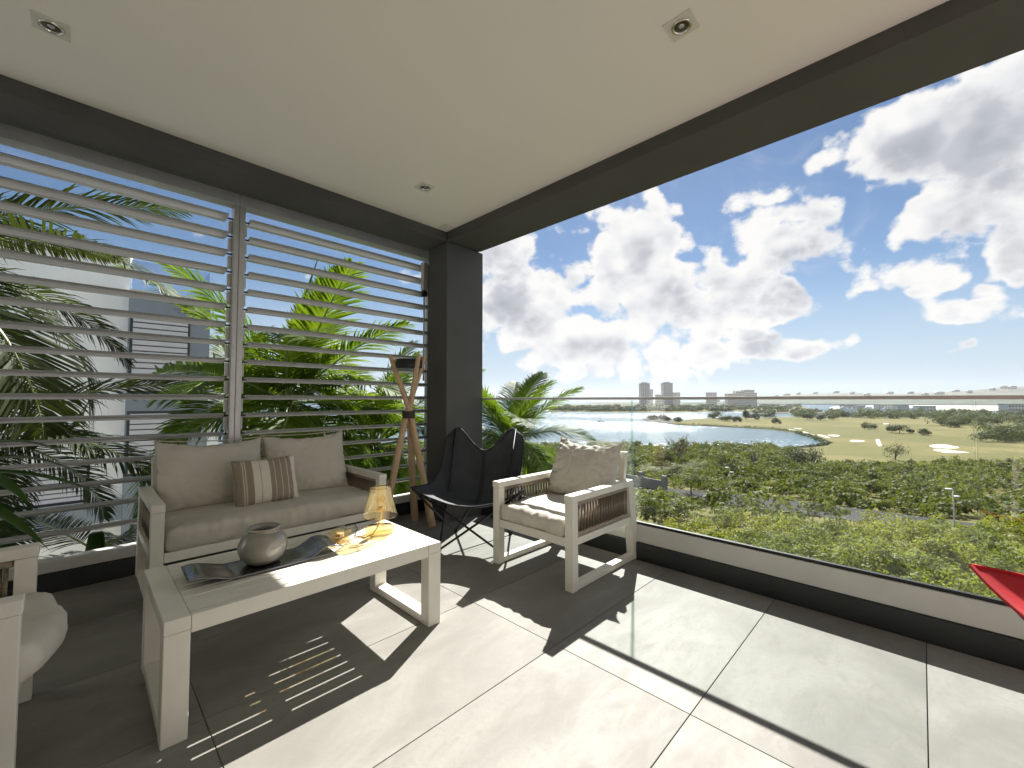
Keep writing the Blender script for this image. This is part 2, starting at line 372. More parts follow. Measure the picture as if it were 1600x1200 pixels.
# ================================================================== TERRACE SHELL
CEIL_Z = 2.76; BEAM_Z = 2.67
floor = struct(MB().box(-3.2, 2.96, -2.6, 3.95, -0.35, -0.012).build('terrace_floor', M_GROUT))
_tiles = {}
TX, TY = 1.2455, 0.6222
def tile_piece(x0, x1, y0, y1):
    w, h = round(x1 - x0, 3), round(y1 - y0, 3)
    if (w, h) not in _tiles:
        g = 0.0014; b = 0.0012; z = 0.0
        mb = MB()
        lo = [(g, g, -0.0118), (w - g, g, -0.0118), (w - g, h - g, -0.0118), (g, h - g, -0.0118)]
        mi = [(p[0], p[1], z - b) for p in lo]
        hi = [(g + b, g + b, z), (w - g - b, g + b, z), (w - g - b, h - g - b, z), (g + b, h - g - b, z)]
        fs = [(8, 9, 10, 11)]
        for k in range(4):
            k2 = (k + 1) % 4; fs += [(k, k2, 4 + k2, 4 + k), (4 + k, 4 + k2, 8 + k2, 8 + k)]
        mb.add(lo + mi + hi, fs); _tiles[(w, h)] = mb.mesh('tile'); _tiles[(w, h)].materials.append(M_TILE)
    link('tile', _tiles[(w, h)], None, floor, loc=(x0, y0, 0))
for i in range(-3, 3):
    for j in range(-4, 8):
        x0, x1 = 0.340 + TX * (i - 0), 0.340 + TX * (i + 1); y0, y1 = 0.0145 + TY * (j - 1), 0.0145 + TY * j
        x0, x1, y0, y1 = max(x0, -3.2), min(x1, 2.838), max(y0, -2.4), min(y1, 3.74)
        if x1 - x0 > 0.05 and y1 - y0 > 0.03: tile_piece(x0, x1, y0, y1)

struct(MB().box(-3.2, 2.398, -2.6, 3.218, CEIL_Z, CEIL_Z + 0.06).build('ceiling', M_CEIL))
struct(MB().box(-3.2, 2.82, -2.6, 3.98, CEIL_Z + 0.063, CEIL_Z + 0.42).build('roof_slab', M_DARK))
struct(MB().box(2.40, 2.82, -2.6, 3.208, BEAM_Z, CEIL_Z + 0.061).build('roof_beam', M_DARK, bevel=0.006))
struct(MB().box(-3.2, 2.82, 3.22, 3.52, BEAM_Z + 0.002, CEIL_Z + 0.0615).build('roof_beam', M_DARK, bevel=0.006))
struct(MB().box(2.40, 2.86, 3.21, 3.518, -0.011, BEAM_Z - 0.002).build('corner_column', M_DARK, bevel=0.008))
struct(MB().box(-1.95, -1.75, -2.6, 3.74, -0.01, CEIL_Z - 0.002).build('house_bounce_wall', M_STUCCO))  # unseen wall, set near and white to bounce light onto the ceiling
struct(MB().box(-1.748, 2.80, -2.6, -2.4, -0.01, BEAM_Z - 0.002).build('end_bounce_wall', M_STUCCO))  # unseen wall added close by, its sunlit white face brightens the ceiling
struct(MB().box(2.664, 2.86, 3.520, 3.94, -0.011, BEAM_Z - 0.002).build('sun_stop_wall', M_DARK, bevel=0.004))  # added behind the column to block sun leaking past the louvre end
pl = struct(MB().box(2.84, 2.955, -2.4, 3.205, -0.011, 0.118).build('terrace_plinth', M_PLINTH, bevel=0.003))
struct(MB().box(-3.0, 2.70, 3.742, 3.90, -0.011, 0.116).build('terrace_plinth', M_PLINTH, bevel=0.003))

# ------------------------------------------------------------------ ceiling downlights
def downlight(x, y, rz, label):
    t = thing('ceiling_downlight', label, 'downlight', (x, y, CEIL_Z), rz, 'recessed ceiling downlights')
    s = 0.058
    mb = MB()
    # square plate with a round hole
    seg = 32; ring = []; sq = []
    for k in range(seg):
        th = 2 * PI * k / seg + PI / 4 * 0; c, sn = math.cos(th), math.sin(th); q = s / max(abs(c), abs(sn))
        sq.append((c * q, sn * q, -0.004)); ring.append((c * 0.040, sn * 0.040, -0.004))
    top = [(p[0], p[1], 0.0005) for p in sq]
    mb.add(sq + ring + top, [(k, (k + 1) % seg, seg + (k + 1) % seg, seg + k) for k in range(seg)] + [(k, (k + 1) % seg, 2 * seg + (k + 1) % seg, 2 * seg + k) for k in range(seg)])
    mb.build('plate', M_CREAM, t)
    MB().lathe([(0.0405, -0.004), (0.040, -0.009), (0.034, -0.010), (0.030, -0.006), (0.029, -0.001)], 32).build('trim_ring', M_CHROME, t, smooth=True)
    MB().lathe([(0.0288, -0.0035), (0.020, -0.0012), (0.0005, -0.0010)], 24).build('reflector', M_LAMPIN, t, smooth=True)
    MB().lathe([(0.0005, -0.0050), (0.010, -0.0048), (0.012, -0.0030)], 16).build('lens', M_ALU, t, smooth=True)
downlight(-0.137, 2.64, 0, 'recessed round downlight in the ceiling above the louvred screen at far left')
downlight(1.757, 0.696, 0, 'recessed round downlight in the ceiling near the glass balustrade side')
downlight(1.766, 2.643, 0, 'small recessed downlight in the ceiling nearest the dark corner column')
tag(MB().box(2.27, 2.385, 3.07, 3.19, CEIL_Z - 0.006, CEIL_Z - 0.0005).box(2.285, 2.37, 3.085, 3.175, CEIL_Z - 0.010, CEIL_Z - 0.006).build('ceiling_access_plate', M_CREAM, bevel=0.002),
    'small cream square plate in the ceiling corner above the column', 'ceiling plate')

# ------------------------------------------------------------------ louvred screen, two panels
LY = 3.80; PITCH_Z = 0.1385; Z_TOP = 2.555; NSLAT = 17
def slat_mesh(length):
    c = 0.142; tk = 0.017; tilt = R(-7)
    prof = [(-0.5, -0.05), (-0.47, 0.35), (-0.30, 0.85), (0.0, 1.0), (0.30, 0.75), (0.5, 0.10), (0.5, -0.15), (0.30, -0.55), (0.05, -0.70), (0.0, -0.95), (-0.06, -0.72), (-0.30, -0.85), (-0.46, -0.45)]
    pts = []
    for a, b in prof:
        y, z = a * c, b * tk; pts.append((y * math.cos(tilt) - z * math.sin(tilt), y * math.sin(tilt) + z * math.cos(tilt)))
    m = MB().prism(pts, 'x', 0.0, length).mesh('slat'); bm = bmesh.new(); bm.from_mesh(m); bmesh.ops.recalc_face_normals(bm, faces=bm.faces); bm.to_mesh(m); bm.free()
    m.materials.append(M_SLAT)
    for p in m.polygons: p.use_smooth = len(p.vertices) == 4
    m.set_sharp_from_angle(angle=R(50)); return m
pin_mesh = MB().tube([(-0.045, 0, 0), (0.0, 0, 0)], 0.007, 8).mesh('pivot_pin'); pin_mesh.materials.append(M_ALUDK)
def louvre(x0, x1, label, right_end):
    t = thing('louvre_screen', label, 'louvre screen', (x0, LY, 0), 0, 'louvred screen panels beside the sofa')
    L = x1 - x0
    post = 0.075; pl_, pr_ = (0.040, 0.075) if right_end else (0.075, 0.034)
    MB().box(0, L, -0.055, 0.055, 2.66, 2.745).build('top_rail', M_ALU, t, bevel=0.003)
    MB().box(0, L, -0.055, 0.055, 0.120, 0.185).build('bottom_rail', M_WHITEALU, t, bevel=0.003)
    MB().box(0, pl_, -0.05, 0.05, 0.187, 2.658).build('post', M_ALU, t, bevel=0.003)
    MB().box(L - pr_, L, -0.05, 0.05, 0.187, 2.658).build('post', M_ALU, t, bevel=0.003)
    s0, s1 = pl_ + 0.032, L - pr_ - 0.040
    sm = slat_mesh(s1 - s0)
    jm = MB().box(0, 0.022, -0.012, 0.012, 0.028, PITCH_Z - 0.012).mesh('spacer'); jm.materials.append(M_WHITEALU)
    for k in range(NSLAT):
        z = Z_TOP - PITCH_Z * k
        s = link('slat', sm, None, t, loc=(s0, 0, z))
        link('pivot_pin', pin_mesh, None, s, loc=(0, 0, 0)); link('pivot_pin', pin_mesh, None, s, loc=(s1 - s0 + 0.045, 0, 0))
        for xx in ((L - pr_ - 0.024,) if not right_end else (pl_ + 0.002,)):
            if k: link('spacer', jm, None, t, loc=(xx, 0.02, z))
    if right_end:
        xa = L - 0.105
        MB().box(L - 0.205, L - 0.150, -0.115, -0.060, 2.30, 2.595).build('actuator_housing', M_CREAM, t, bevel=0.006)
        MB().box(L - 0.200, L - 0.155, -0.110, -0.064, 2.235, 2.298).build('actuator_cap', M_ALUDK, t, bevel=0.004)
        MB().tube([(L - 0.178, -0.087, 2.24), (L - 0.178, -0.087, 1.35)], 0.009, 10).build('actuator_rod', M_WHITEALU, t, smooth=True)
        MB().box(L - 0.115, L - 0.080, -0.062, -0.052, 0.3, 2.6).build('linkage_bar', M_ALU, t, bevel=0.002)
    return t
louvre(-0.87, 0.815, 'grey horizontal louvre panel left of the mullion, in front of the white house', False)
louvre(0.817, 2.66, 'grey horizontal louvre panel between the mullion and the dark corner column', True)

# ------------------------------------------------------------------ glass balustrade
bal = thing('glass_balustrade', 'frameless clear glass balustrade with slim metal cap and pale base channel', 'balustrade', (2.874, 0, 0))
MB().box(-0.024, 0.026, -2.39, 3.20, 0.121, 0.245).build('base_channel', M_WHITEALU, bal, bevel=0.004)
MB().box(-0.012, 0.012, -2.39, 3.20, 0.2455, 0.262).build('rubber_gasket', M_BLACK, bal)
edges = [3.245, 1.552, -0.174, -1.90, -2.39]
for k in range(4):
    y1, y0 = edges[k] - (0.0 if k == 0 else 0.006), edges[k + 1] + 0.006
    p = MB().box(-0.0055, 0.0055, y0, y1, 0.235, 1.152).build('glass_pane', M_GLASS, bal)
    for yy, sg in ((y0, -1), (y1, 1)):
        a, b = sorted((yy + sg * 0.0004, yy + sg * 0.0034)); MB().box(-0.0052, 0.0052, a, b, 0.263, 1.151).build('polished_edge', M_GEDGE, p)
MB().box(-0.014, 0.014, -2.39, 3.245, 1.153, 1.172).build('cap_rail', mat('cap_rail_metal', (0.50, 0.50, 0.49), 0.6, 0.0), bal, bevel=0.002)

# ================================================================== SOFT GOODS HELPERS
def fbm(v, octs=3):
    a = 0.0; w = 0.5
    for _ in range(octs): a += w * noise.noise(v); v = v * 2.03; w *= 0.5
    return a
def cushion_mesh(name, sx, sy, sz, rad, n=(26, 20, 5), puff=0.02, wr=0.006, wscale=9.0, seed=0, corner=0.0, shape=None):
    """boxy cushion: rounded box surface with puffed faces and wrinkles; origin at the centre of its base"""
    bm = bmesh.new(); idx = {}
    nx, ny, nz = n
    def key(i, j, k):
        if (i, j, k) not in idx:
            u, v, w = 2 * i / nx - 1, 2 * j / ny - 1, 2 * k / nz - 1
            p = Vector((u * sx / 2, v * sy / 2, w * sz / 2))
            q = Vector((max(-sx / 2 + rad, min(sx / 2 - rad, p.x)), max(-sy / 2 + rad, min(sy / 2 - rad, p.y)), max(-sz / 2 + rad, min(sz / 2 - rad, p.z))))
            dlt = p - q
            if dlt.length > 1e-6: 
                p = q + dlt.normalized() * rad
            e = (1 - abs(u) ** 2.5) * (1 - abs(v) ** 2.5)
            p.z += w * puff * e
            p.y += (v * puff * 0.5) * (1 - abs(u) ** 3) * (1 - w * w) ; p.x += (u * puff * 0.5) * (1 - abs(v) ** 3) * (1 - w * w)
            if corner:
                cc = (abs(u) * abs(v)) ** 5; p.x += u * corner * cc; p.y += v * corner * cc
            s = Vector((p.x * wscale + seed * 7.3, p.y * wscale * 1.2 - seed * 3.1, p.z * wscale))
            nz_ = fbm(s) * 1.0 + 0.5 * (1 - abs(noise.noise(s * 1.3 + Vector((9, 2, 4)))) * 2)
            near = max(abs(u), abs(v)) ** 4
            nn = Vector((u * 0.4, v * 0.4, w)).normalized()
            p += nn * wr * nz_ * (0.45 + 1.3 * near)
            if w > 0: p += nn * wr * 0.8 * noise.noise(Vector((p.x * 26 + seed, p.y * 7, seed))) * abs(v) ** 3
            if shape: p = shape(p, u, v, w)
            p.z += sz / 2
            idx[(i, j, k)] = bm.verts.new(p)
        return idx[(i, j, k)]
    for i in range(nx):
        for j in range(ny):
            bm.faces.new((key(i, j, 0), key(i, j + 1, 0), key(i + 1, j + 1, 0), key(i + 1, j, 0)))
            bm.faces.new((key(i, j, nz), key(i + 1, j, nz), key(i + 1, j + 1, nz), key(i, j + 1, nz)))
    for k in range(nz):
        for i in range(nx):
            bm.faces.new((key(i, 0, k), key(i + 1, 0, k), key(i + 1, 0, k + 1), key(i, 0, k + 1)))
            bm.faces.new((key(i + 1, ny, k), key(i, ny, k), key(i, ny, k + 1), key(i + 1, ny, k + 1)))
        for j in range(ny):
            bm.faces.new((key(0, j + 1, k), key(0, j, k), key(0, j, k + 1), key(0, j + 1, k + 1)))
            bm.faces.new((key(nx, j, k), key(nx, j + 1, k), key(nx, j + 1, k + 1), key(nx, j, k + 1)))
    m = bpy.data.meshes.new(name); bm.to_mesh(m); bm.free(); m.shade_smooth(); return m
def pillow_mesh(name, w, h, th, n=28, seed=0, wr=0.008, slump=0.0, top_dent=0.0):
    """knife-edge scatter cushion standing in its own xz plane, thickness along y, base at z=0"""
    bm = bmesh.new(); grid = {}
    for side in (1, -1):
        for i in range(n + 1):
            for j in range(n + 1):
                if side == -1 and (i in (0, n) or j in (0, n)): grid[(i, j, -1)] = grid[(i, j, 1)]; continue
                u, v = 2 * i / n - 1, 2 * j / n - 1
                e = max(0.0, (1 - abs(u) ** 2.6) * (1 - abs(v) ** 2.6)) ** 0.42
                pull = 1 - 0.055 * (1 - (abs(v)) ** 2) * abs(u) ** 6, 1 - 0.06 * (1 - abs(u) ** 2) * abs(v) ** 6
                x = u * w / 2 * pull[0]; z = v * h / 2 * pull[1]
                if v > 0: z -= top_dent * (1 - u * u) * v * v
                s = Vector((u * 2.6 + seed * 5.1, v * 2.6 - seed * 2.7, side * 1.5))
                y = side * th / 2 * e * (1 - slump * 0.35 * v)
                ridge = noise.noise(Vector((u * 3.2 + v * 1.5 + seed, v * 3.0 - u - seed, side * 3.0)))
                crease = max(0.0, 1 - 5.0 * abs(ridge)) * (0.3 + 0.9 * max(abs(u), abs(v)) ** 2)
                wrk = 0.8 * fbm(s * 0.9) - 0.55 * crease
                y += side * wr * wrk * e ** 0.5 * (0.6 + 1.2 * max(abs(u), abs(v)) ** 3)
                x += 0.35 * wr * noise.noise(s * 3.0) ; z += 0.5 * wr * noise.noise(s * 3.0 + Vector((4, 4, 4)))
                grid[(i, j, side)] = bm.verts.new((x, y, z + h / 2))
    for side in (1, -1):
        for i in range(n):
            for j in range(n):
                f = (grid[(i, j, side)], grid[(i + 1, j, side)], grid[(i + 1, j + 1, side)], grid[(i, j + 1, side)])
                bm.faces.new(f[::-1] if side == 1 else f)
    m = bpy.data.meshes.new(name); bm.to_mesh(m); bm.free(); m.shade_smooth(); return m
def pillow_piping(m_obj, w, h, mat_, parent, n=40, rad=0.004):
    pts = []
    for k in range(4 * n):
        s = k / n; e = int(s); q = s - e; a = 2 * q - 1
        u, v = [(a, -1), (1, a), (-a, 1), (-1, -a)][e]
        pull = 1 - 0.055 * (1 - abs(v) ** 2) * abs(u) ** 6, 1 - 0.06 * (1 - abs(u) ** 2) * abs(v) ** 6
        pts.append((u * w / 2 * pull[0], 0, v * h / 2 * pull[1] + h / 2))
    pts.append(pts[0])
    MB().tube(pts, rad, 6, False).build('piping', mat_, parent, smooth=True)

# ================================================================== LOUNGE SEATS (armchair and sofa share a frame)
def side_frame(t, x, W, D, AZ, inner):
    """one arm: front leg, floor runner, raked rear leg, arm bar, lower rail and rope infill; x = outer face, inner = +1/-1 direction to the seat"""
    b = 0.058
    xa, xb = sorted((x, x + inner * b))
    MB().prism([(0.0, 0), (b, 0), (b + 0.0, AZ - 0.042), (0.0, AZ - 0.042)], 'x', xa, xb).build('front_leg', M_FRAME, t, bevel=0.003)
    MB().prism([(D - 0.155, AZ - 0.042), (D - 0.085, AZ - 0.042), (D, 0.0), (D - 0.085, 0.0)], 'x', xa, xb).build('rear_leg', M_FRAME, t, bevel=0.003)
    MB().prism([(-0.004, AZ - 0.0415), (D - 0.080, AZ - 0.0415), (D - 0.088, AZ), (-0.004, AZ)], 'x', xa - 0.002, xb + 0.002).build('arm_bar', M_FRAME, t, bevel=0.003)
    MB().box(xa + 0.003, xb - 0.003, b + 0.001, D - 0.088, 0.002, 0.040).build('floor_runner', M_FRAME, t, bevel=0.003)
    zl = 0.270
    MB().box(xa + 0.003, xb - 0.003, b + 0.001, D - 0.126, zl, zl + 0.042).build('side_rail', M_FRAME, t, bevel=0.003)
    # rope panel
    y0, y1 = b + 0.012, D - 0.150
    xm = (xa + xb) / 2
    z0, z1 = zl + 0.044, AZ - 0.044
    MB().box(xm - 0.016, xm + 0.016, y0 - 0.01, y1 + 0.012, z0 + 0.001, z0 + 0.026).build('rope_wrap', M_ROPE, t, bevel=0.006)
    MB().box(xm - 0.016, xm + 0.016, y0 - 0.01, y1 - 0.002, z1 - 0.026, z1 - 0.001).build('rope_wrap', M_ROPE, t, bevel=0.006)
    n = 38
    for k in range(n):
        y = y0 + (y1 - y0) * (k + 0.5) / n
        o = link('rope', ROPE, None, t, loc=(xm + (0.008 if k % 2 else -0.008), y, z0 + 0.02)); o.scale = (1, 1, (z1 - z0 - 0.04))
ROPE = MB().tube([(0, 0, 0), (0.0, 0.001, 0.5), (0, 0, 1)], 0.0066, 6).mesh('rope'); ROPE.materials.append(M_ROPE); ROPE.shade_smooth()

def seat(name, label, cat, W, D, AZ, loc, rz, seatmat, nback=1, seat_h=0.115, group=None, seed=1, backmesh=None, seat_shape=None, front_over=0.0):
    t = thing(name, label, cat, loc, rz, group)
    b = 0.058
    side_frame(t, -W / 2, W, D, AZ, 1); side_frame(t, W / 2, W, D, AZ, -1)
    x0, x1 = -W / 2 + b + 0.002, W / 2 - b - 0.002
    MB().box(x0, x1, 0.006, 0.046, 0.258, 0.312).build('front_rail', M_FRAME, t, bevel=0.003)
    MB().box(x0, x1, D - 0.20, D - 0.16, 0.258, 0.312).build('rear_rail', M_FRAME, t, bevel=0.003)
    for k in range(6):
        y = 0.09 + k * (D - 0.32) / 5; MB().box(x0, x1, y, y + 0.05, 0.292, 0.306).build('seat_slat', M_FRAME, t, bevel=0.002)
    # raked back frame with slats
    ty = lambda z: D - 0.17 + (z - 0.3) * 0.20
    zt = 0.765
    for xx in (x0 + 0.002, x1 - 0.047):
        MB().prism([(ty(0.315), 0.315), (ty(0.315) + 0.035, 0.315), (ty(zt) + 0.035, zt), (ty(zt), zt)], 'x', xx, xx + 0.045).build('back_upright', M_FRAME, t, bevel=0.003)
    for k, z in enumerate((0.40, 0.50, 0.60, 0.715)):
        h = 0.05
        MB().prism([(ty(z) + 0.004, z), (ty(z) + 0.030, z), (ty(z + h) + 0.030, z + h), (ty(z + h) + 0.004, z + h)], 'x', x0 + 0.048, x1 - 0.048).build('back_slat', M_FRAME, t, bevel=0.002)
    sw = x1 - x0 - 0.006; sd = D - 0.20 + front_over
    sm = cushion_mesh('seat_cushion', sw, sd, seat_h, 0.034, (96 if nback > 1 else 48, 32, 6), 0.018, 0.0105, 7.0, seed, shape=seat_shape)
    sc = link('seat_cushion', sm, seatmat, t, loc=(0, (sd) / 2 + 0.002 - front_over, 0.3125))
    # seams
    for z in (0.3125 + seat_h * 0.22, 0.3125 + seat_h * 0.80):
        pass
    return t, sc, sw, sd, ty

# right-hand armchair: faces the table (-X), back to the balustrade
arm1, sc, sw, sd, ty = seat('armchair', 'ivory armchair with brown rope sides and taupe cushions, standing against the glass balustrade', 'armchair', 0.693, 0.830, 0.572, (2.066, 1.858, 0), -PI / 2, M_CUSHL, 1, 0.105, 'matching rope-sided armchairs', 3)
bp = link('back_cushion', pillow_mesh('back_cushion', 0.56, 0.47, 0.22, 44, 4, 0.030, 0.5, 0.045), M_CUSHL, arm1, loc=(-0.005, 0.545, 0.405)); bp.rotation_euler = (R(-21), R(1.5), R(2))
pillow_piping(bp, 0.55, 0.47, M_CUSHL, bp)
# left-hand armchair: same model facing the table (+X)
def round_front(p, u, v, w):
    if v < 0: p.y -= 0.055 * (1 - u * u) * (-v) ** 2
    return p
arm2, sc2, *_ = seat('armchair', 'ivory rope-sided armchair cut off by the left edge, beside the end of the coffee table', 'armchair', 0.693, 0.830, 0.585, (-0.105, 2.185, 0), PI / 2, M_CUSHL, 1, 0.105, 'matching rope-sided armchairs', 5, seat_shape=round_front, front_over=0.02)
bp = link('back_cushion', pillow_mesh('back_cushion', 0.55, 0.47, 0.20, 24, 9, 0.014, 0.5), M_CUSHL, arm2, loc=(0, 0.575, 0.40)); bp.rotation_euler = (R(-20), 0, 0)

# sofa against the louvres, faces -Y
SX0, SX1 = 0.275, 1.655
sofa, sc3, ssw, ssd, ty = seat('sofa', 'ivory two-seat sofa with taupe cushions in front of the louvres', 'sofa', SX1 - SX0, 0.80, 0.580, ((SX0 + SX1) / 2, 2.97, 0), 0, M_CUSH, 2, 0.120, None, 7)
for k, (cx, wdt, hgt, sd_, tilt, rzz) in enumerate(((-0.315, 0.63, 0.49, 11, -17, 2.0), (0.310, 0.62, 0.50, 15, -17, -4.0))):
    bp = link('back_cushion', pillow_mesh('back_cushion', wdt, hgt, 0.21, 44, sd_, 0.017, 0.5, 0.035), M_CUSH, sofa, loc=(cx, 0.515, 0.405)); bp.rotation_euler = (R(tilt), R(-1.0 if k else 1.0), R(rzz))
    pillow_piping(bp, wdt, hgt, M_PIPING, bp)

# striped scatter cushion on the sofa
def stripe_mat():
    m = bpy.data.materials.new('striped_canvas'); m.use_nodes = True; t = NT(m.node_tree); p = t.n['Principled BSDF']
    sep = t.node('ShaderNodeSeparateXYZ'); t.put(sep.inputs[0], t.node('ShaderNodeTexCoord').outputs['Object'])
    u = t.math('MULTIPLY_ADD', sep.outputs[0], 1 / 0.40, 0.5)
    tp, wh, ln = (0.33, 0.27, 0.21), (0.74, 0.69, 0.60), (0.62, 0.57, 0.48)
    c = t.ramp(u, [(0.0, tp), (0.13, ln), (0.145, tp), (0.165, ln), (0.18, tp), (0.28, wh), (0.385, (0.45, 0.40, 0.33)), (0.395, wh), (0.53, tp), (0.60, ln), (0.612, tp), (0.70, ln), (0.712, tp), (0.80, ln), (0.815, tp), (0.885, wh)], 'CONSTANT')
    t.put(p.inputs['Base Color'], c); p.inputs['Roughness'].default_value = 0.92; p.inputs['Specular IOR Level'].default_value = 0.15
    b = t.node('ShaderNodeBump'); b.inputs['Strength'].default_value = 0.4; b.inputs['Distance'].default_value = 0.002
    t.put(b.inputs['Height'], t.noise(t.node('ShaderNodeTexCoord').outputs['Object'], 420, 3, 0.6)); t.l.new(b.outputs[0], p.inputs['Normal'])
    return m
pil = link('striped_cushion', pillow_mesh('striped_cushion', 0.40, 0.33, 0.16, 30, 21, 0.010, 0.2, 0.01), stripe_mat())
pil.location = (0.915, 3.235, 0.432); pil.rotation_euler = (R(-19), R(-2.0), R(-2))
tag(pil, 'small cushion with brown and cream vertical stripes propped on the sofa', 'cushion')
pillow_piping(pil, 0.40, 0.33, M_PIPING, pil, rad=0.003)

# ================================================================== COFFEE TABLE
tb = thing('coffee_table', 'long low ivory slatted coffee table with square loop legs', 'coffee table', (0.208, 1.812, 0))
TL, TW, TH, tbw = 1.118, 0.622, 0.413, 0.074
for x0 in (0.0, TL - tbw):
    MB().box(x0, x0 + tbw, 0, 0.070, 0.0, TH - 0.048).build('leg', M_FRAME, tb, bevel=0.004)
    MB().box(x0, x0 + tbw, TW - 0.070, TW, 0.0, TH - 0.048).build('leg', M_FRAME, tb, bevel=0.004)
    MB().box(x0 + 0.002, x0 + tbw - 0.002, 0.0705, TW - 0.0705, 0.001, 0.040).build('floor_runner', M_FRAME, tb, bevel=0.004)
    MB().box(x0, x0 + tbw, 0, TW, TH - 0.0475, TH).build('end_board', M_FRAME, tb, bevel=0.003)
for y0 in (0.0015, TW - 0.0315):
    MB().box(tbw + 0.001, TL - tbw - 0.001, y0, y0 + 0.030, TH - 0.062, TH - 0.0005).build('apron', M_FRAME, tb, bevel=0.003)
ns = 8; y0, y1 = 0.0315, TW - 0.0315; gap = 0.0080
sw_ = (y1 - y0 - gap * (ns + 1)) / ns
slm = None
for k in range(ns):
    ya = y0 + gap + k * (sw_ + gap)
    o = MB().box(tbw + 0.0015, TL - tbw - 0.0015, ya, ya + sw_, TH - 0.0065, TH - 0.001).build('slat', M_FRAME, tb, bevel=0.002)
for x0 in (0.40, 0.70):
    MB().box(x0, x0 + 0.03, 0.032, TW - 0.032, TH - 0.045, TH - 0.0070).build('cross_bar', M_FRAME, tb)

# ------------------------------------------------------------------ tray, pot, tealight, lamp
def tray():
    n = 60; L = 0.60; prof = []
    for i in range(n + 1):
        s = i / n; x = s * L
        if s < 0.26: z = 0.030 * (0.5 + 0.5 * math.cos(s / 0.26 * PI)) + 0.008 * math.sin(s / 0.26 * PI)
        elif s > 0.72: q = (s - 0.72) / 0.28; z = 0.040 * (0.5 - 0.5 * math.cos(min(q / 0.62, 1.0) * PI)) - (0.018 * ((q - 0.62) / 0.38) ** 2 if q > 0.62 else 0)
        else: z = 0.0
        prof.append((x, z + 0.0035))
    wd = 0.205; mb = MB(); m = 14; th = 0.004
    for sgn in (1, 0):
        for (x, z) in prof:
            for j in range(m + 1):
                v = j / m; mb.v.append((x, (v - 0.5) * wd * (1 + 0.02 * math.sin(x * 9)), z + (th if sgn else 0) + 0.004 * (2 * v - 1) ** 4))
    N = (n + 1) * (m + 1)
    for i in range(n):
        for j in range(m):
            a = i * (m + 1) + j; q = (a, a + m + 1, a + m + 2, a + 1); mb.f.append(q); mb.f.append(tuple(N + z for z in q[::-1]))
    for i in range(n):
        for j in (0, m):
            a = i * (m + 1) + j; b = a + m + 1; mb.f.append((a, b, N + b, N + a))
    for j in range(m):
        for i in (0, n):
            a = i * (m + 1) + j; mb.f.append((a, a + 1, N + a + 1, N + a))
    o = mb.build('serving_tray', M_TRAY, smooth=True); o.location = (0.305, 2.135, TH - 0.001); o.rotation_euler = (0, 0, R(-1.5))
    tag(o, 'dark polished wavy serving tray lying on the coffee table', 'tray')
tray()
pot = thing('ceramic_pot', 'round grey-green glazed ceramic pot with open rim, on the dark tray', 'pot', (0.590, 2.150, TH + 0.0068))
prof = [(0.0005, 0.0), (0.050, 0.0), (0.066, 0.006), (0.088, 0.030), (0.099, 0.062), (0.098, 0.088), (0.086, 0.115), (0.069, 0.130), (0.060, 0.135), (0.058, 0.139), (0.064, 0.145), (0.070, 0.149), (0.071, 0.153), (0.066, 0.156), (0.058, 0.155), (0.050, 0.148), (0.047, 0.138), (0.060, 0.120), (0.080, 0.090), (0.080, 0.05), (0.05, 0.012), (0.0005, 0.012)]
MB().lathe(prof, 56).build('body', M_CERAM, pot, smooth=True)
MB().lathe([(0.0605, 0.1512 + 0.0055), (0.0665, 0.1565 + 0.0015), (0.0716, 0.1535)], 56).build('rim', mat('pale_rim_glaze', (0.42, 0.40, 0.35), 0.15, coat=0.6), pot, smooth=True)
tea = thing('tealight_holder', 'small clear amber glass cube tealight holder between tray and lamp', 'candle holder', (0.955, 2.185, TH - 0.001), R(24))
MB().box(-0.040, 0.040, -0.040, 0.040, 0.0005, 0.062).build('cube', M_CLEAR, tea, bevel=0.003)
MB().lathe([(0.0215, 0.0625), (0.0215, 0.030), (0.0005, 0.030)], 24).build('well', M_AMBER, tea, smooth=True)
MB().lathe([(0.0005, 0.0315), (0.0195, 0.0315), (0.0195, 0.046), (0.0005, 0.045)], 24).build('candle', mat('candle_wax', (0.75, 0.62, 0.42), 0.5), tea, smooth=True)
MB().box(-0.033, 0.033, -0.033, 0.033, 0.004, 0.024).build('base_block', M_AMBER, tea, bevel=0.004)

lamp = thing('table_lamp', 'transparent amber table lamp with conical shade standing on the coffee table', 'lamp', (1.172, 2.165, TH - 0.001))
MB().lathe([(0.0005, 0.001), (0.072, 0.001), (0.0775, 0.006), (0.0775, 0.034), (0.073, 0.039), (0.0005, 0.039)], 48).build('base', M_AMBER, lamp, smooth=True)
MB().lathe([(0.020, 0.0395), (0.015, 0.050), (0.0135, 0.075), (0.015, 0.110), (0.019, 0.118)], 28).build('stem', M_AMBER, lamp, smooth=True)
shd = MB().lathe([(0.0925, 0.098), (0.0545, 0.250), (0.049, 0.2565), (0.0005, 0.2575)], 64).build('shade', M_AMBER, lamp, smooth=True, fixn=False)
MB().tube([(0.0925 * math.cos(2 * PI * k / 48), 0.0925 * math.sin(2 * PI * k / 48), 0.098) for k in range(49)], 0.0016, 6, False).build('rim', M_AMBERD, shd, smooth=True)
MB().tube([(0.0530 * math.cos(2 * PI * k / 40), 0.0530 * math.sin(2 * PI * k / 40), 0.2525) for k in range(41)], 0.0020, 6, False).build('shoulder', M_AMBERD, shd, smooth=True)
sh = MB().lathe([(0.0005, 0.118), (0.016, 0.119), (0.0165, 0.142), (0.014, 0.146)], 24).build('socket', mat('amber_socket', (0.55, 0.35, 0.12), 0.3), lamp, smooth=True)
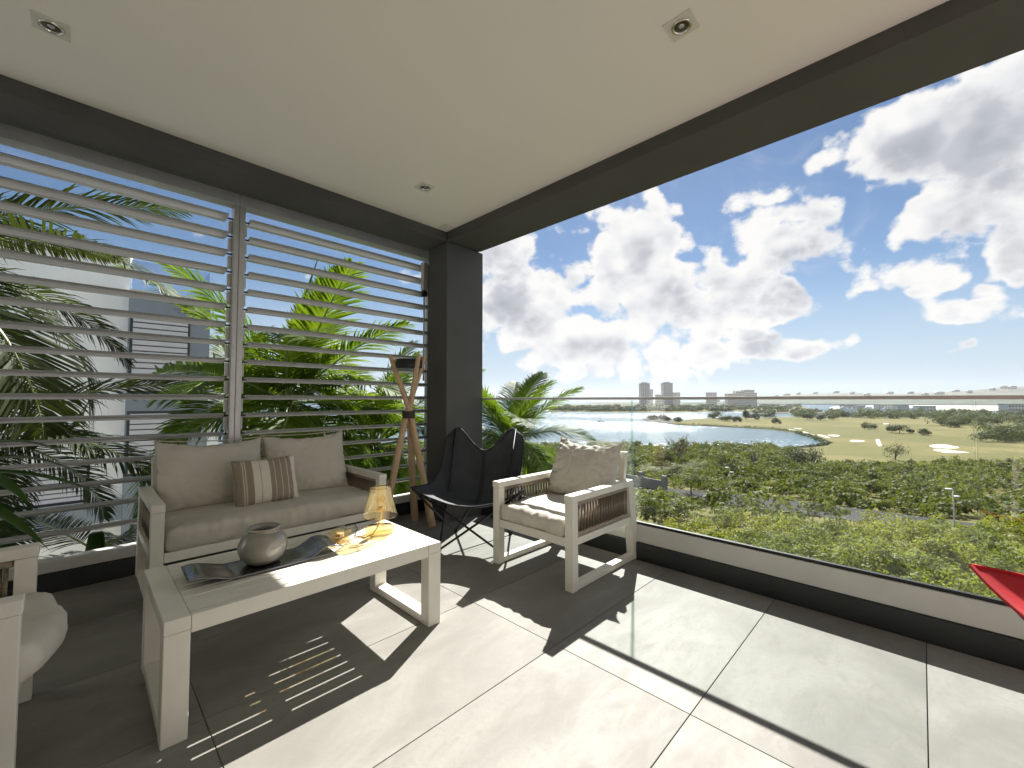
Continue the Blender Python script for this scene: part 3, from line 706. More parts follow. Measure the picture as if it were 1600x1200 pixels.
bl = MB().lathe([(0.012, 0.146), (0.014, 0.156), (0.022, 0.172), (0.026, 0.188), (0.023, 0.202), (0.012, 0.211), (0.0005, 0.213)], 28).build('bulb', M_CLEAR, lamp, smooth=True)
MB().tube([(-0.008, 0, 0.15), (-0.006, 0.003, 0.190), (0, -0.003, 0.172), (0.006, 0.003, 0.190), (0.008, 0, 0.15)], 0.0011, 5).build('filament', mat('brass_filament', (0.8, 0.5, 0.15), 0.3, 0.9), bl)
MB().tube([(0, 0, 0.118), (-0.002, 0.001, 0.085), (-0.010, -0.004, 0.055), (-0.030, -0.012, 0.030), (-0.060, -0.025, 0.012), (-0.10, -0.02, 0.004), (-0.12, 0.05, 0.0045), (-0.05, 0.17, 0.0045), (-0.03, 0.24, 0.0045)], 0.0025, 8).build('cord', mat('brown_flex', (0.07, 0.035, 0.015), 0.5), lamp, smooth=True)

# ================================================================== BUTTERFLY CHAIR
def butterfly(name, label, loc, rz, msl, medge, group=None):
    t = thing(name, label, 'chair', loc, rz, group)
    # local: faces -Y; back tips, front tips, feet
    BT = [Vector((sx * 0.275, 0.33, 0.905)) for sx in (-1, 1)]; FT = [Vector((sx * 0.405, -0.34, 0.500)) for sx in (-1, 1)]
    FF = [Vector((sx * 0.24, -0.22, 0.012)) for sx in (-1, 1)]; FB = [Vector((sx * 0.24, 0.25, 0.012)) for sx in (-1, 1)]
    dn = Vector((0, 0, -0.012))
    for i, k in ((0, 1), (1, 0)):
        off = Vector((0, -0.012 if i else 0.012, 0))
        for a, b in ((FT[i] + dn, FF[k]), (BT[i] + dn, FB[k])):
            MB().tube([a + off * 0.3, (a + b) / 2 + off, b], 0.0085, 8).build('frame_rod', M_BLACK, t, smooth=True)
        s = -1 if i == 0 else 1
        for a, b, oo in ((FT[i] + dn, FB[i], 0.012), (BT[i] + dn, FF[i], -0.012)):
            MB().tube([a, (a + b) / 2 + Vector((s * oo, 0, 0)), b], 0.0085, 8).build('frame_rod', M_BLACK, t, smooth=True)
    for p in FF + FB: MB().lathe([(0.0005, -0.012), (0.016, -0.012), (0.017, 0.002), (0.012, 0.016), (0.0005, 0.018)], 14, p).build('foot_cap', M_BLACK, t, smooth=True)
    # sling: surface over (u across, v front to back)
    nu, nv = 36, 44; V = []
    for j in range(nv + 1):
        v = j / nv
        for i in range(nu + 1):
            u = 2 * i / nu - 1; au = abs(u)
            # centre profile: front lip -> seat trough -> back
            cy, cz = bez(v, [(-0.335, 0.372), (-0.15, 0.315), (0.10, 0.245), (0.215, 0.37), (0.26, 0.55), (0.30, 0.705)])
            # edge profile: front tip -> sweeping in -> back tip
            ey, ez = bez(v, [(-0.355, 0.505), (-0.20, 0.485), (0.03, 0.43), (0.14, 0.50), (0.27, 0.74), (0.335, 0.915)])
            hw = bez(v, [(0.415, 0), (0.41, 0), (0.33, 0), (0.33, 0), (0.365, 0), (0.345, 0)])[0]
            w = au ** (2.0 + 0.4 * math.sin(v * PI)) if v < 0.6 else (au ** 2.0 if au < 0.0 else (0.5 - 0.5 * math.cos(PI * au)) * ((v - 0.6) / 0.4) + au ** 2.0 * (1 - (v - 0.6) / 0.4))
            tip = 1.0
            if v > 0.80: q = (v - 0.80) / 0.20; tip = 1 - 0.17 * (1 - math.sqrt(max(0, 1 - q * q)))
            x = u * hw * tip; y = cy + (ey - cy) * w; z = cz + (ez - cz) * w
            if v > 0.80: q = (v - 0.80) / 0.20; z -= 0.055 * q ** 2 * max(0, (au - 0.80) / 0.20) ** 2
            y += 0.004 * math.sin(u * 9 + v * 5); z += 0.004 * noise.noise(Vector((u * 3, v * 4, 1)))
            V.append((x, y, z))
    mb = MB(); F = []
    for j in range(nv):
        for i in range(nu):
            a = j * (nu + 1) + i; F.append((a, a + 1, a + nu + 2, a + nu + 1))
    mb.add(V, F); sl = mb.build('sling', msl, t, smooth=True)
    so = sl.modifiers.new('thick', 'SOLIDIFY'); so.thickness = 0.006; so.offset = 0
    idx = lambda i, j: V[j * (nu + 1) + i]
    rim = [idx(i, 0) for i in range(nu + 1)] + [idx(nu, j) for j in range(1, nv + 1)] + [idx(i, nv) for i in range(nu - 1, -1, -1)] + [idx(0, j) for j in range(nv - 1, 0, -1)]
    MB().tube(rim + [rim[0]], 0.007, 7, False).build('edge_binding', medge, sl, smooth=True)
    seam = [(idx(nu // 2, j)[0], idx(nu // 2, j)[1] - 0.004, idx(nu // 2, j)[2] + 0.002) for j in range(nv + 1)]
    st = MB()
    for j in range(nv):
        a, b = V[j * (nu + 1) + nu // 2 - 1], V[j * (nu + 1) + nu // 2 + 1]; c, d = V[(j + 1) * (nu + 1) + nu // 2 - 1], V[(j + 1) * (nu + 1) + nu // 2 + 1]
        o = Vector((0, -0.0042, 0.0028)); st.add([Vector(a) + o, Vector(b) + o, Vector(d) + o, Vector(c) + o], [(0, 1, 2, 3)])
    st.build('centre_seam', medge, sl, smooth=True)
    return t
def bez(t, pts):
    pts = [Vector((p[0], p[1], 0)) for p in pts]
    while len(pts) > 1: pts = [a.lerp(b, t) for a, b in zip(pts, pts[1:])]
    return pts[0].x, pts[0].y
# the chair looks towards the table and the viewer
bc = FWD * 3.42 + RGT * (-0.285)
butterfly('butterfly_chair', 'charcoal canvas butterfly chair with thin black frame beside the dark column', (bc[0], bc[1], 0), YAW - PI / 2 - R(8), M_SLING, M_SLINGEDGE)

# ================================================================== WOODEN TRIPOD WITH BLACK BOWL
tri = thing('tripod_stand', 'tall stand of three crossed pale wooden poles holding a black bowl', 'stand', (2.07, 3.33, 0))
cross = Vector((0.0, 0.0, 1.02))
for (fx, fy), (tx, ty_) in (((0.185, -0.115), (-0.150, 0.075)), ((-0.235, 0.03), (0.155, -0.02)), ((0.185, 0.17), (0.005, -0.15))):
    c = cross + Vector((fx * 0.10, fy * 0.10, 0)); top = Vector((tx, ty_, 1.555)); ft = Vector((fx, fy, 0.004))
    MB().tube([ft, ft.lerp(c, 0.5), c, c.lerp(top, 0.5), top], [0.036, 0.030, 0.026, 0.023, 0.020], 18).build('pole', M_WOOD, tri, smooth=False, bevel=0.003)
MB().lathe([(0.052, 0.985), (0.056, 0.985), (0.056, 1.050), (0.052, 1.050), (0.052, 0.985)], 32).build('leather_band', mat('dark_leather', (0.03, 0.018, 0.012), 0.6), tri, smooth=False)
MB().lathe([(0.0005, 1.438), (0.105, 1.438), (0.114, 1.444), (0.117, 1.452), (0.117, 1.516), (0.112, 1.518), (0.108, 1.512), (0.106, 1.455), (0.0005, 1.450)], 48).build('bowl', mat('black_iron_bowl', (0.018, 0.022, 0.026), 0.45, 0.2), tri, smooth=True)

# ================================================================== POTTED PLANT AT THE LEFT EDGE
plant = thing('potted_plant', 'leafy green potted plant in a brown wicker basket at the left edge', 'plant', (-0.47, 3.22, 0))
MB().lathe([(0.0005, 0.001), (0.13, 0.001), (0.155, 0.10), (0.170, 0.30), (0.165, 0.47), (0.172, 0.50), (0.158, 0.50), (0.150, 0.46), (0.0005, 0.455)], 36).build('basket', M_WICKER, plant, smooth=True)
for k in range(17):
    z = 0.02 + k * 0.0285; rr = 0.13 + 0.04 * math.sin(min(1, z / 0.4) * PI / 2) + 0.004
    pts = [((rr + 0.006 * math.sin(14 * a + k * PI)) * math.cos(a), (rr + 0.006 * math.sin(14 * a + k * PI)) * math.sin(a), z) for a in [2 * PI * q / 56 for q in range(57)]]
    MB().tube(pts, 0.011, 6, False).build('wicker_strand', M_WICKER, plant, smooth=True)
MB().lathe([(0.0005, 0.462), (0.149, 0.458)], 24).build('soil', M_SOIL, plant)
MB().tube([(0, 0, 0.45), (0.02, -0.01, 0.65), (0.01, 0.0, 0.86)], [0.018, 0.015, 0.010], 8).build('stem', M_RACHIS, plant, smooth=True)
rr = random.Random(4)
def strap_leaf(start, az, length, width, rise, droop, n=12):
    mb = MB(); d = Vector((math.cos(az), math.sin(az), 0)); side = Vector((-d.y, d.x, 0)); V = []
    for i in range(n + 1):
        s = i / n; p = Vector(start) + d * (length * s) + Vector((0, 0, rise * s * length - droop * s * s * length))
        w = width * math.sin(min(1.0, 0.12 + s * 0.95) * PI) ** 0.7 * (1.0 if s < 0.98 else 0.1)
        V += [p - side * w / 2 + Vector((0, 0, w * 0.18)), p, p + side * w / 2 + Vector((0, 0, w * 0.18))]
    F = []
    for i in range(n): a = i * 3; F += [(a, a + 1, a + 4, a + 3), (a + 1, a + 2, a + 5, a + 4)]
    return mb.add(V, F)
for k, (az, ln, wd, rise, dr, z0) in enumerate(((-0.25, 0.60, 0.075, 0.15, 0.42, 0.80), (-0.85, 0.52, 0.08, 0.30, 0.62, 0.82), (0.10, 0.56, 0.07, 0.62, 0.85, 0.80), (0.6, 0.55, 0.07, 0.7, 0.8, 0.85), (-1.5, 0.5, 0.08, 0.5, 0.7, 0.8), (-0.55, 0.46, 0.085, -0.10, 0.55, 0.72), (1.3, .5, .07, .8, .8, .84), (2.2, .5, .07, .6, .8, .82), (3.1, .5, .07, .5, .8, .8), (4.0, .5, .08, .6, .7, .82))):
    strap_leaf((0, 0, z0), az, ln, wd, rise, dr).build('leaf', L_HOUSE, plant, smooth=True)

# ================================================================== RED CHAIR, only a corner in view
butterfly('butterfly_chair', 'red canvas butterfly chair of which one pointed corner shows at the right edge', (2.047, -0.681, 0), R(210), M_RED, M_RED).scale = (1.1, 1.1, 1.1)

# ================================================================== DRIFTWOOD (seen as a reflection in the glass)
def driftwood():
    t = thing('driftwood_sculpture', 'pale branching driftwood, faintly mirrored in the glass at the right', 'driftwood', (0.98, -0.45, 0))
    rr = random.Random(12)
    MB().box(-0.12, 0.12, -0.12, 0.12, 0.0, 0.05).build('stone_base', M_PLINTH, t, bevel=0.01)
    def branch(p, d, L, r, depth):
        pts = [p]; q = p.copy(); dd = d.copy()
        for i in range(6):
            dd = (dd + Vector((rr.uniform(-.16, .16), rr.uniform(-.16, .16), rr.uniform(-.1, .2)))).normalized(); q = q + dd * L / 6; pts.append(q.copy())
        MB().tube(pts, [r * (1 - 0.10 * i) for i in range(7)], 10).build('branch', M_DRIFT, t, smooth=True)
        if depth:
            for i in (2, 3, 4, 5, 6): branch(pts[i], (dd * 0.4 + Vector((rr.uniform(-1, 1), rr.uniform(-1, 1), rr.uniform(-.3, .6)))).normalized(), min(L * 0.5, 0.20), r * 0.6, depth - 1)
    branch(Vector((0, 0, 0.04)), Vector((0.0, -0.05, 1)).normalized(), 0.85, 0.030, 2)
driftwood()

# ================================================================== THE COUNTRY OUTSIDE
FH = np.array([math.cos(YAW), math.sin(YAW)]); RH = np.array([math.sin(YAW), -math.cos(YAW)])
def P(d, r, z): return Vector((FH[0] * d + RH[0] * r, FH[1] * d + RH[1] * r, z))
WZ = -17.0
GZ = -16.4
def ground_z(d):
    return float(np.interp(d, [0, 5, 30, 55, 70, 100, 140, 165], [-8.6, -8.8, -10.9, -12.9, -13.6, -15.4, -16.3, -17.3]))

def water_mat():
    m = bpy.data.materials.new('lagoon_water'); m.use_nodes = True; t = NT(m.node_tree); p = t.n['Principled BSDF']
    pos = t.node('ShaderNodeNewGeometry').outputs['Position']
    p.inputs['Base Color'].default_value = (0.055, 0.105, 0.145, 1); p.inputs['Roughness'].default_value = 0.21; p.inputs['IOR'].default_value = 1.33
    a = t.noise(pos, 0.30, 4, 0.7, 0.3); b = t.noise(t.vec('MULTIPLY', pos, (1.0, 1.7, 1)), 0.07, 3, 0.6)
    calm = t.smooth(t.noise(pos, 0.008, 3, 0.5), 0.42, 0.60)
    bp = t.node('ShaderNodeBump'); bp.inputs['Distance'].default_value = 1.0
    t.put(bp.inputs['Strength'], t.math('MULTIPLY_ADD', calm, 0.50, 0.38))
    t.put(bp.inputs['Height'], t.math('ADD', t.math('MULTIPLY', a, 1.1), t.math('MULTIPLY', b, 1.4))); t.l.new(bp.outputs[0], p.inputs['Normal'])
    return m
def grass_mat():
    m = bpy.data.materials.new('dry_fairway_grass'); m.use_nodes = True; t = NT(m.node_tree); p = t.n['Principled BSDF']
    pos = t.node('ShaderNodeNewGeometry').outputs['Position']
    a = t.noise(pos, 0.020, 4, 0.6, 0.6); b = t.noise(pos, 0.5, 5, 0.7)
    c = t.mix(t.smooth(a, 0.40, 0.60), (0.190, 0.155, 0.062), (0.120, 0.112, 0.038))
    st = t.math('SINE', t.vec('DOT_PRODUCT', pos, (0.42, -0.16, 0)))           # faint mowing bands
    c = t.mix(t.math('MULTIPLY', t.smooth(st, -0.3, 0.3), 0.18), c, (0.11, 0.13, 0.04))
    c = t.mix(t.math('MULTIPLY', t.smooth(b, 0.45, 0.75), 0.4), c, (0.24, 0.20, 0.11))
    t.put(p.inputs['Base Color'], c); p.inputs['Roughness'].default_value = 0.95; p.inputs['Specular IOR Level'].default_value = 0.1
    return m
M_WATER = water_mat(); M_GRASS = grass_mat()
M_SCRUBSOIL = mat('scrub_soil', (0.062, 0.058, 0.030), 0.95, var=0.4, vscale=0.25)
M_ASPHALT = mat('asphalt', (0.050, 0.049, 0.050), 0.95, spec=0.1, var=0.2, vscale=0.4)
M_SAND = mat('bunker_sand', (0.62, 0.56, 0.46), 0.95, var=0.06, vscale=0.3)
M_PATH = mat('pale_cart_path', (0.45, 0.42, 0.36), 0.9, var=0.1, vscale=0.3)
M_HILL = mat('distant_scrub_hill', (0.070, 0.080, 0.052), 0.95, var=0.35, vscale=0.012, vdetail=8)
M_TOWERW = mat('tower_concrete', (0.48, 0.48, 0.49), 0.8, var=0.05, vscale=0.05)
M_TOWERG = mat('tower_glazing', (0.16, 0.18, 0.21), 0.3)
M_FARWHITE = mat('far_white_wall', (0.62, 0.60, 0.56), 0.8, var=0.06, vscale=0.1)
M_FARROOF = mat('far_roof', (0.30, 0.26, 0.23), 0.8, var=0.2, vscale=0.1)
M_GALV = mat('galvanised_post', (0.42, 0.42, 0.41), 0.5, 0.5)
M_BOATW = mat('white_gelcoat', (0.75, 0.75, 0.74), 0.35)

# ground sheet to the horizon, lying as the lagoon and sea bed, then water
gs = 26000
struct(MB().add([(-gs, -gs, WZ - 1.2), (gs, -gs, WZ - 1.2), (gs, gs, WZ - 1.2), (-gs, gs, WZ - 1.2)], [(0, 1, 2, 3)]).build('ground', M_SCRUBSOIL))
struct(MB().add([(-gs, -gs, WZ), (gs, -gs, WZ), (gs, gs, WZ), (-gs, gs, WZ)], [(0, 1, 2, 3)]).build('water', M_WATER))

def land(name, pts, z, material, skirt=1.5, spread=1.0):
    """flat land with a sloping bank, from an ordered outline"""
    pts = [Vector((p[0], p[1], 0)) for p in pts]; n = len(pts); c = sum(pts, Vector()) / n
    mb = MB(); top = [(p.x, p.y, z) for p in pts]
    low = [(p.x + (p - c).normalized().x * skirt * spread, p.y + (p - c).normalized().y * skirt * spread, z - skirt) for p in pts]
    bm = bmesh.new(); vt = [bm.verts.new(v) for v in top]; vl = [bm.verts.new(v) for v in low]
    f = bm.faces.new(vt)
    for i in range(n): bm.faces.new((vt[i], vt[(i + 1) % n], vl[(i + 1) % n], vl[i]))
    bmesh.ops.triangulate(bm, faces=[f]); bmesh.ops.recalc_face_normals(bm, faces=bm.faces)
    m = bpy.data.meshes.new(name); bm.to_mesh(m); bm.free()
    return link(name, m, material)
def pxpts(lst, z): return [atz(x, y, z) for x, y in lst]
def smooth_outline(pts, n=6):
    out = []; N = len(pts)
    for i in range(N):
        p0, p1, p2, p3 = [Vector(pts[(i + k) % N][:2]) for k in (-1, 0, 1, 2)]
        for k in range(n):
            t = k / n; out.append(0.5 * ((2 * p1) + (p2 - p0) * t + (2 * p0 - 5 * p1 + 4 * p2 - p3) * t * t + (3 * p1 - p0 - 3 * p2 + p3) * t ** 3))
    return out

# near hillside below the terrace
def hillside():
    ds = np.concatenate([np.linspace(4, 40, 19), np.linspace(44, 165, 40)]); ts = np.linspace(-1.6, 2.0, 60); mb = MB()
    for d in ds:
        for tt in ts:
            r = tt * (d + 6); z = ground_z(d)
            if tt > 0.52: z = max(z, GZ - 0.9 - max(0, (0.60 - tt)) * 8)
            z += 0.35 * noise.noise(Vector((d * 0.12, r * 0.12, 0)))
            mb.v.append(tuple(P(d, r, z)))
    n = len(ts)
    for i in range(len(ds) - 1):
        for j in range(n - 1): a = i * n + j; mb.f.append((a, a + n, a + n + 1, a + 1))
    struct(mb.build('hillside', M_GRASS, smooth=True))
hillside()
golf = [(1056, 662), (1110, 664.5), (1160, 667), (1205, 670), (1240, 674.5), (1268, 682), (1296, 694), (1262, 699), (1225, 703), (1232, 712), (1285, 738), (1420, 790), (1800, 860), (2300, 800), (2100, 670), (1800, 652), (1600, 650), (1430, 652), (1330, 651), (1250, 651), (1200, 652), (1150, 652), (1095, 654), (1062, 658)]
struct(land('golf_course', smooth_outline(pxpts(golf, GZ), 5), GZ, M_GRASS, 1.0, 1.2))
far1 = [(858, 641.5), (900, 642.5), (960, 643.5), (1010, 644), (1060, 643.5), (1110, 643), (1150, 642), (1190, 642.5), (1240, 640.5), (1262, 638.0), (1240, 634.5), (1150, 633.0), (1000, 632.0), (900, 632.2), (862, 634)]
struct(land('far_shore', smooth_outline(pxpts(far1, GZ), 4), GZ, M_GRASS, 1.0, 2.0))
far2 = [(1175, 645.8), (1230, 646.0), (1290, 645.6), (1317, 643.6), (1300, 641.8), (1240, 641.4), (1180, 642.6)]
struct(land('mangrove_bank', smooth_outline(pxpts(far2, GZ), 4), GZ, M_SCRUBSOIL, 1.0, 2.0))
far3 = [(1300, 638.8), (1360, 639.4), (1430, 639.6), (1500, 641), (1650, 643), (1800, 640), (1650, 633.5), (1480, 633), (1380, 633.2), (1310, 634.5)]
struct(land('marina_quay', smooth_outline(pxpts(far3, GZ), 4), GZ, M_PATH, 1.0, 2.0))
far4 = [(930, 631.3), (1100, 631.6), (1300, 631.4), (1600, 631.6), (1900, 631.4), (1900, 628.0), (1300, 627.4), (1000, 627.6), (930, 628.5)]
struct(land('island_coast', smooth_outline(pxpts(far4, GZ), 3), GZ + 0.4, M_HILL, 1.4, 3.0))
# bunkers and paths on the course
def patch(name, px, py, w, h, material, dz=0.012, ang=0.0, seed=0):
    rr = random.Random(seed); pts = []
    for k in range(22):
        a = 2 * PI * k / 22; q = 1 + 0.18 * math.sin(2 * a + seed) + 0.10 * math.sin(3 * a + 2 * seed)
        x, y = w / 2 * math.cos(a) * q, h / 2 * math.sin(a) * q
        pts.append(atz(px + x * math.cos(ang) - y * math.sin(ang), py + x * math.sin(ang) + y * math.cos(ang), GZ + dz))
    c = sum(pts, Vector()) / len(pts)
    mb = MB(); n = len(pts); inner = [c.lerp(p, 0.8) + Vector((0, 0, 0.02)) for p in pts]
    mb.add(pts + inner + [c + Vector((0, 0, 0.02))], [(i, (i + 1) % n, n + (i + 1) % n, n + i) for i in range(n)] + [(n + i, n + (i + 1) % n, 2 * n) for i in range(n)])
    return struct(mb.build(name, material))
for k, (px, py, w, h, an) in enumerate(((1474, 697.5, 44, 6.0, 0.02), (1488, 706, 54, 6.5, 0.09), (1418, 713, 30, 3.0, 0.02), (1440, 714, 12, 2.0, 0.0), (1339, 689, 26, 2.6, 0.05), (1303, 680.5, 22, 2.2, 0.03), (1287, 681.5, 20, 2.6, 0.2), (1262, 677, 20, 2.4, 0.25), (1238, 672, 14, 1.8, 0.2), (1247, 669.5, 12, 1.2, 0.1), (1384, 662, 10, 1.3, 0))):
    patch('sand_bunker', px, py, w, h, M_SAND, 0.02, an, k)
struct(land('cart_path', pxpts([(1368, 686), (1374, 686), (1378, 696), (1374, 697.5), (1370, 694)], GZ + 0.03), GZ + 0.03, M_PATH, 0.02, 0.5))
struct(land('shore_path', pxpts([(1180, 705), (1214, 704.0), (1214, 706.0), (1182, 707.0)], GZ + 0.6), GZ + 0.6, M_PATH, 0.5, 0.5))

# access road through the scrub
def road_line():
    return [atz(930, 758, -13.2), atz(1040, 775, -13.1), atz(1150, 786, -12.9), atz(1240, 797, -12.7), atz(1360, 813, -12.4), atz(1480, 830, -12.2), atz(1620, 850, -12.0), atz(1800, 880, -11.8)]
ROAD = road_line()
def ribbon(name, pts, w, material, lift):
    fine = []
    for a, b in zip(pts, pts[1:]):
        for k in range(6): fine.append(a.lerp(b, k / 6))
    mb = MB()
    for i, p in enumerate(fine):
        d = (fine[min(i + 1, len(fine) - 1)] - fine[max(i - 1, 0)]); d.z = 0; d.normalize(); s = Vector((d.y, -d.x, 0)) * w / 2
        mb.v += [tuple(p + s + Vector((0, 0, lift))), tuple(p - s + Vector((0, 0, lift))), tuple(p + s * 1.1 - Vector((0, 0, 1.5))), tuple(p - s * 1.1 - Vector((0, 0, 1.5)))]
    for i in range(len(fine) - 1):
        a = i * 4; mb.f += [(a, a + 1, a + 5, a + 4), (a + 2, a, a + 4, a + 6), (a + 1, a + 3, a + 7, a + 5)]
    return struct(mb.build(name, material))
ribbon('road', ROAD, 7.0, M_ASPHALT, 0.45)
def road_dist(x, y):
    best = 1e9
    for a, b in zip(ROAD, ROAD[1:]):
        ax, ay, bx, by = a.x, a.y, b.x, b.y; L2 = (bx - ax) ** 2 + (by - ay) ** 2; t = max(0, min(1, ((x - ax) * (bx - ax) + (y - ay) * (by - ay)) / L2))
        best = min(best, math.hypot(x - ax - t * (bx - ax), y - ay - t * (by - ay)))
    return best

# ------------------------------------------------------------------ foliage
RNG = np.random.default_rng(7)
def leaf_quads(c, nrm, size, asp=0.6):
    """diamond leaves at c (N,3) facing nrm (N,3)"""
    n = len(c); rv = RNG.normal(size=(n, 3)); u = np.cross(nrm, rv); u /= (np.linalg.norm(u, axis=1, keepdims=True) + 1e-9); v = np.cross(nrm, u)
    s = (size * RNG.uniform(0.6, 1.35, n))[:, None]
    q = np.stack([c - u * s * 0.5, c + v * s * 0.5 * asp + u * s * 0.06, c + u * s * 0.5, c - v * s * 0.5 * asp + u * s * 0.06], 1)
    return q.reshape(-1, 3)
def blob_leaves(center, rx, ry, rz, n, size, lobes=6, fill=0.35, bottom=-0.35, lr=(0.32, 0.58), sp=(0.35, 0.75)):
    """a crown of several overlapping lobes covered with leaves"""
    cs = RNG.normal(size=(lobes, 3)); cs /= np.linalg.norm(cs, axis=1, keepdims=True); cs *= RNG.uniform(sp[0], sp[1], (lobes, 1)); cs[:, 2] = np.abs(cs[:, 2]) * 1.05 - 0.30
    rad = RNG.uniform(lr[0], lr[1], lobes)
    k = RNG.integers(0, lobes, n); d = RNG.normal(size=(n, 3)); d /= np.linalg.norm(d, axis=1, keepdims=True)
    rr = rad[k] * (1 - fill * RNG.random(n) ** 2 + 0.16 * RNG.normal(size=n) * 0.6)
    p = cs[k] + d * rr[:, None]
    keep = p[:, 2] > bottom; p = p[keep]; d = d[keep]
    nm = d * 1.0 + RNG.normal(size=d.shape) * 0.32 + np.array([0, 0, 0.30]); nm /= np.linalg.norm(nm, axis=1, keepdims=True)
    c = np.array(center) + p * np.array([rx, ry, rz])
    return leaf_quads(c, nm, np.full(len(c), size))
def quads_obj(name, arrs, material, parent=None):
    v = np.concatenate(arrs, 0); q = np.arange(len(v)).reshape(-1, 4)
    return link(name, np_mesh(name, v, q), material, parent)

def scrub_zone(d0, d1, t0, t1, spacing, hfun, rfun, nleaf, size, clear, seed):
    rr = random.Random(seed); out = []
    d = d0
    while d < d1:
        r = t0 * d
        while r < t1 * d:
            dd = d + rr.uniform(-.5, .5) * spacing; r2 = r + rr.uniform(-.5, .5) * spacing
            p = P(dd, r2, 0)
            r += spacing * rr.uniform(0.8, 1.2)
            if road_dist(p.x, p.y) < clear(dd): continue
            h = hfun(dd, r2, rr); R_ = rfun(rr)
            if h < 0.5: continue
            z = ground_z(dd)
            out.append(blob_leaves((p.x, p.y, z + h * 0.45), R_ * rr.uniform(0.85, 1.2), R_ * rr.uniform(0.85, 1.2), h * 0.60, nleaf, size, rr.randint(13, 20), 0.45, -0.8, (0.17, 0.36), (0.5, 0.85)))
        d += spacing * 0.9
    return out
def near_h(d, r, rr):
    return (3.5 + 1.5 * noise.noise(Vector((d * 0.11, r * 0.11, 3)))) * rr.uniform(0.75, 1.15)
near = scrub_zone(12, 37, -0.35, 1.75, 2.15, near_h, lambda rr: rr.uniform(1.6, 2.6), 1750, 0.185, lambda d: 7.5, 3)
stuff(quads_obj('scrub', near, L_SCRUB), 'sunlit yellow-green scrub canopy close below the glass balustrade', 'scrub')
def mid_h(d, r, rr):
    h = 3.0 + 1.8 * noise.noise(Vector((d * 0.05, r * 0.05, 8))) + rr.uniform(-0.9, 1.3)
    if d < 75: h *= 0.75
    if d > 98: h += 2.6 * max(0.0, noise.noise(Vector((d * 0.09, r * 0.09, 21))))
    px = 800 + FPX * r / d
    if d > 92 and px > 1235: h *= max(0.0, min(1.0, 1 - (d - 92 - 10 * noise.noise(Vector((r * 0.06, 1, 1)))) / 20))
    return h
mid = scrub_zone(47, 150, -0.55, 1.7, 4.1, mid_h, lambda rr: 2.0 + 3.6 * rr.random() ** 2, 400, 0.46, lambda d: 6.0, 5)
stuff(quads_obj('scrub', mid, L_SCRUB2), 'dull green scrub covering the slope between the road and the lagoon', 'scrub')

def belt(pxs, z0, hgt, n_each, size, seed, material, name, label, rad=(7, 12)):
    rr = random.Random(seed); out = []
    for (xa, xb, ya, yb, n) in pxs:
        for k in range(n):
            x = rr.uniform(xa, xb); y = rr.uniform(ya, yb); p = atz(x, y, z0); q = rr.uniform(*rad)
            h = hgt * rr.uniform(0.65, 1.15)
            out.append(blob_leaves((p.x, p.y, z0 + h * 0.40), q, q, h * 0.62, n_each, size, rr.randint(4, 7), 0.3, -0.65))
    return stuff(quads_obj(name, out, material), label, 'woodland')
belt([(862, 1140, 640.5, 642.8, 130), (880, 1140, 634, 640, 90), (1140, 1250, 634, 641, 70)], GZ, 9.0, 130, 2.3, 11, L_DARK, 'mangrove_belt', 'dark mangrove belt along the far side of the lagoon', (7, 13))
belt([(1180, 1312, 643, 645.5, 42)], GZ, 6.0, 120, 1.9, 12, L_TREE, 'mangrove_belt', 'green mangrove bank in the water left of the marina', (5, 9))
belt([(1335, 1500, 646, 655, 60), (1240, 1330, 650, 653, 14), (1500, 1900, 646, 664, 90)], GZ, 9.5, 260, 1.25, 13, L_TREE, 'woodland', 'dense dark green woodland behind the fairway at the right', (6, 10))
belt([(1455, 1540, 658, 668, 20), (1530, 1800, 664, 690, 60)], GZ, 8.0, 420, 0.85, 14, L_TREE, 'woodland', 'rounded green tree canopy right of the fairway behind the last glass pane', (4.5, 7))
out = []
rr = random.Random(19); shore = pxpts(golf[0:9], GZ - 0.3)
for a, b in zip(shore, shore[1:]):
    n = int((b - a).length / 2.2)
    for k in range(n):
        p = a.lerp(b, (k + rr.random()) / n); out.append(blob_leaves((p.x, p.y, GZ - 0.1), rr.uniform(1.4, 2.4), rr.uniform(1.4, 2.4), rr.uniform(0.8, 1.7), 120, 0.5, 5, 0.3, -0.5))
stuff(quads_obj('shore_bushes', out, L_DARK), 'low dark bushes lining the lagoon edge of the golf course', 'bushes')

def tree(name, label, base, height, cr, leafm, nleaf=900, size=0.5, crown_h=None, trunk_frac=0.35, lean=0.0, cat='tree', group=None, seed=0, bare=False):
    t = thing(name, label, cat, base, 0, group); rr = random.Random(seed)
    ch = crown_h or height * (1 - trunk_frac); zc = height - ch * 0.60
    mb = MB(); r0 = max(0.05, height * 0.028)
    tp = Vector((lean * height, 0, zc)); mb.tube([(0, 0, -0.4), (lean * height * 0.2, 0.02 * height, zc * 0.45), tp], [r0, r0 * 0.75, r0 * 0.45], 8)
    for k in range(7 if not bare else 14):
        a = rr.uniform(0, 2 * PI); s = rr.uniform(0.35, 0.95); st = Vector((0, 0, 0)).lerp(tp, s)
        e = tp + Vector((math.cos(a) * cr * rr.uniform(0.4, 0.8), math.sin(a) * cr * rr.uniform(0.4, 0.8), ch * rr.uniform(-0.15, 0.42)))
        mb.tube([st, st.lerp(e, 0.5) + Vector((0, 0, 0.05 * height)), e], [r0 * 0.45, r0 * 0.3, r0 * 0.12], 5)
    mb.build('trunk', M_BARK, t, smooth=True)
    quads_obj('crown', [blob_leaves((tp.x, tp.y, zc), cr, cr * rr.uniform(0.85, 1.1), ch * 0.66, nleaf, size, rr.randint(9, 13), 0.35, -0.95, (0.28, 0.5), (0.35, 0.7))], leafm, t)
    return t
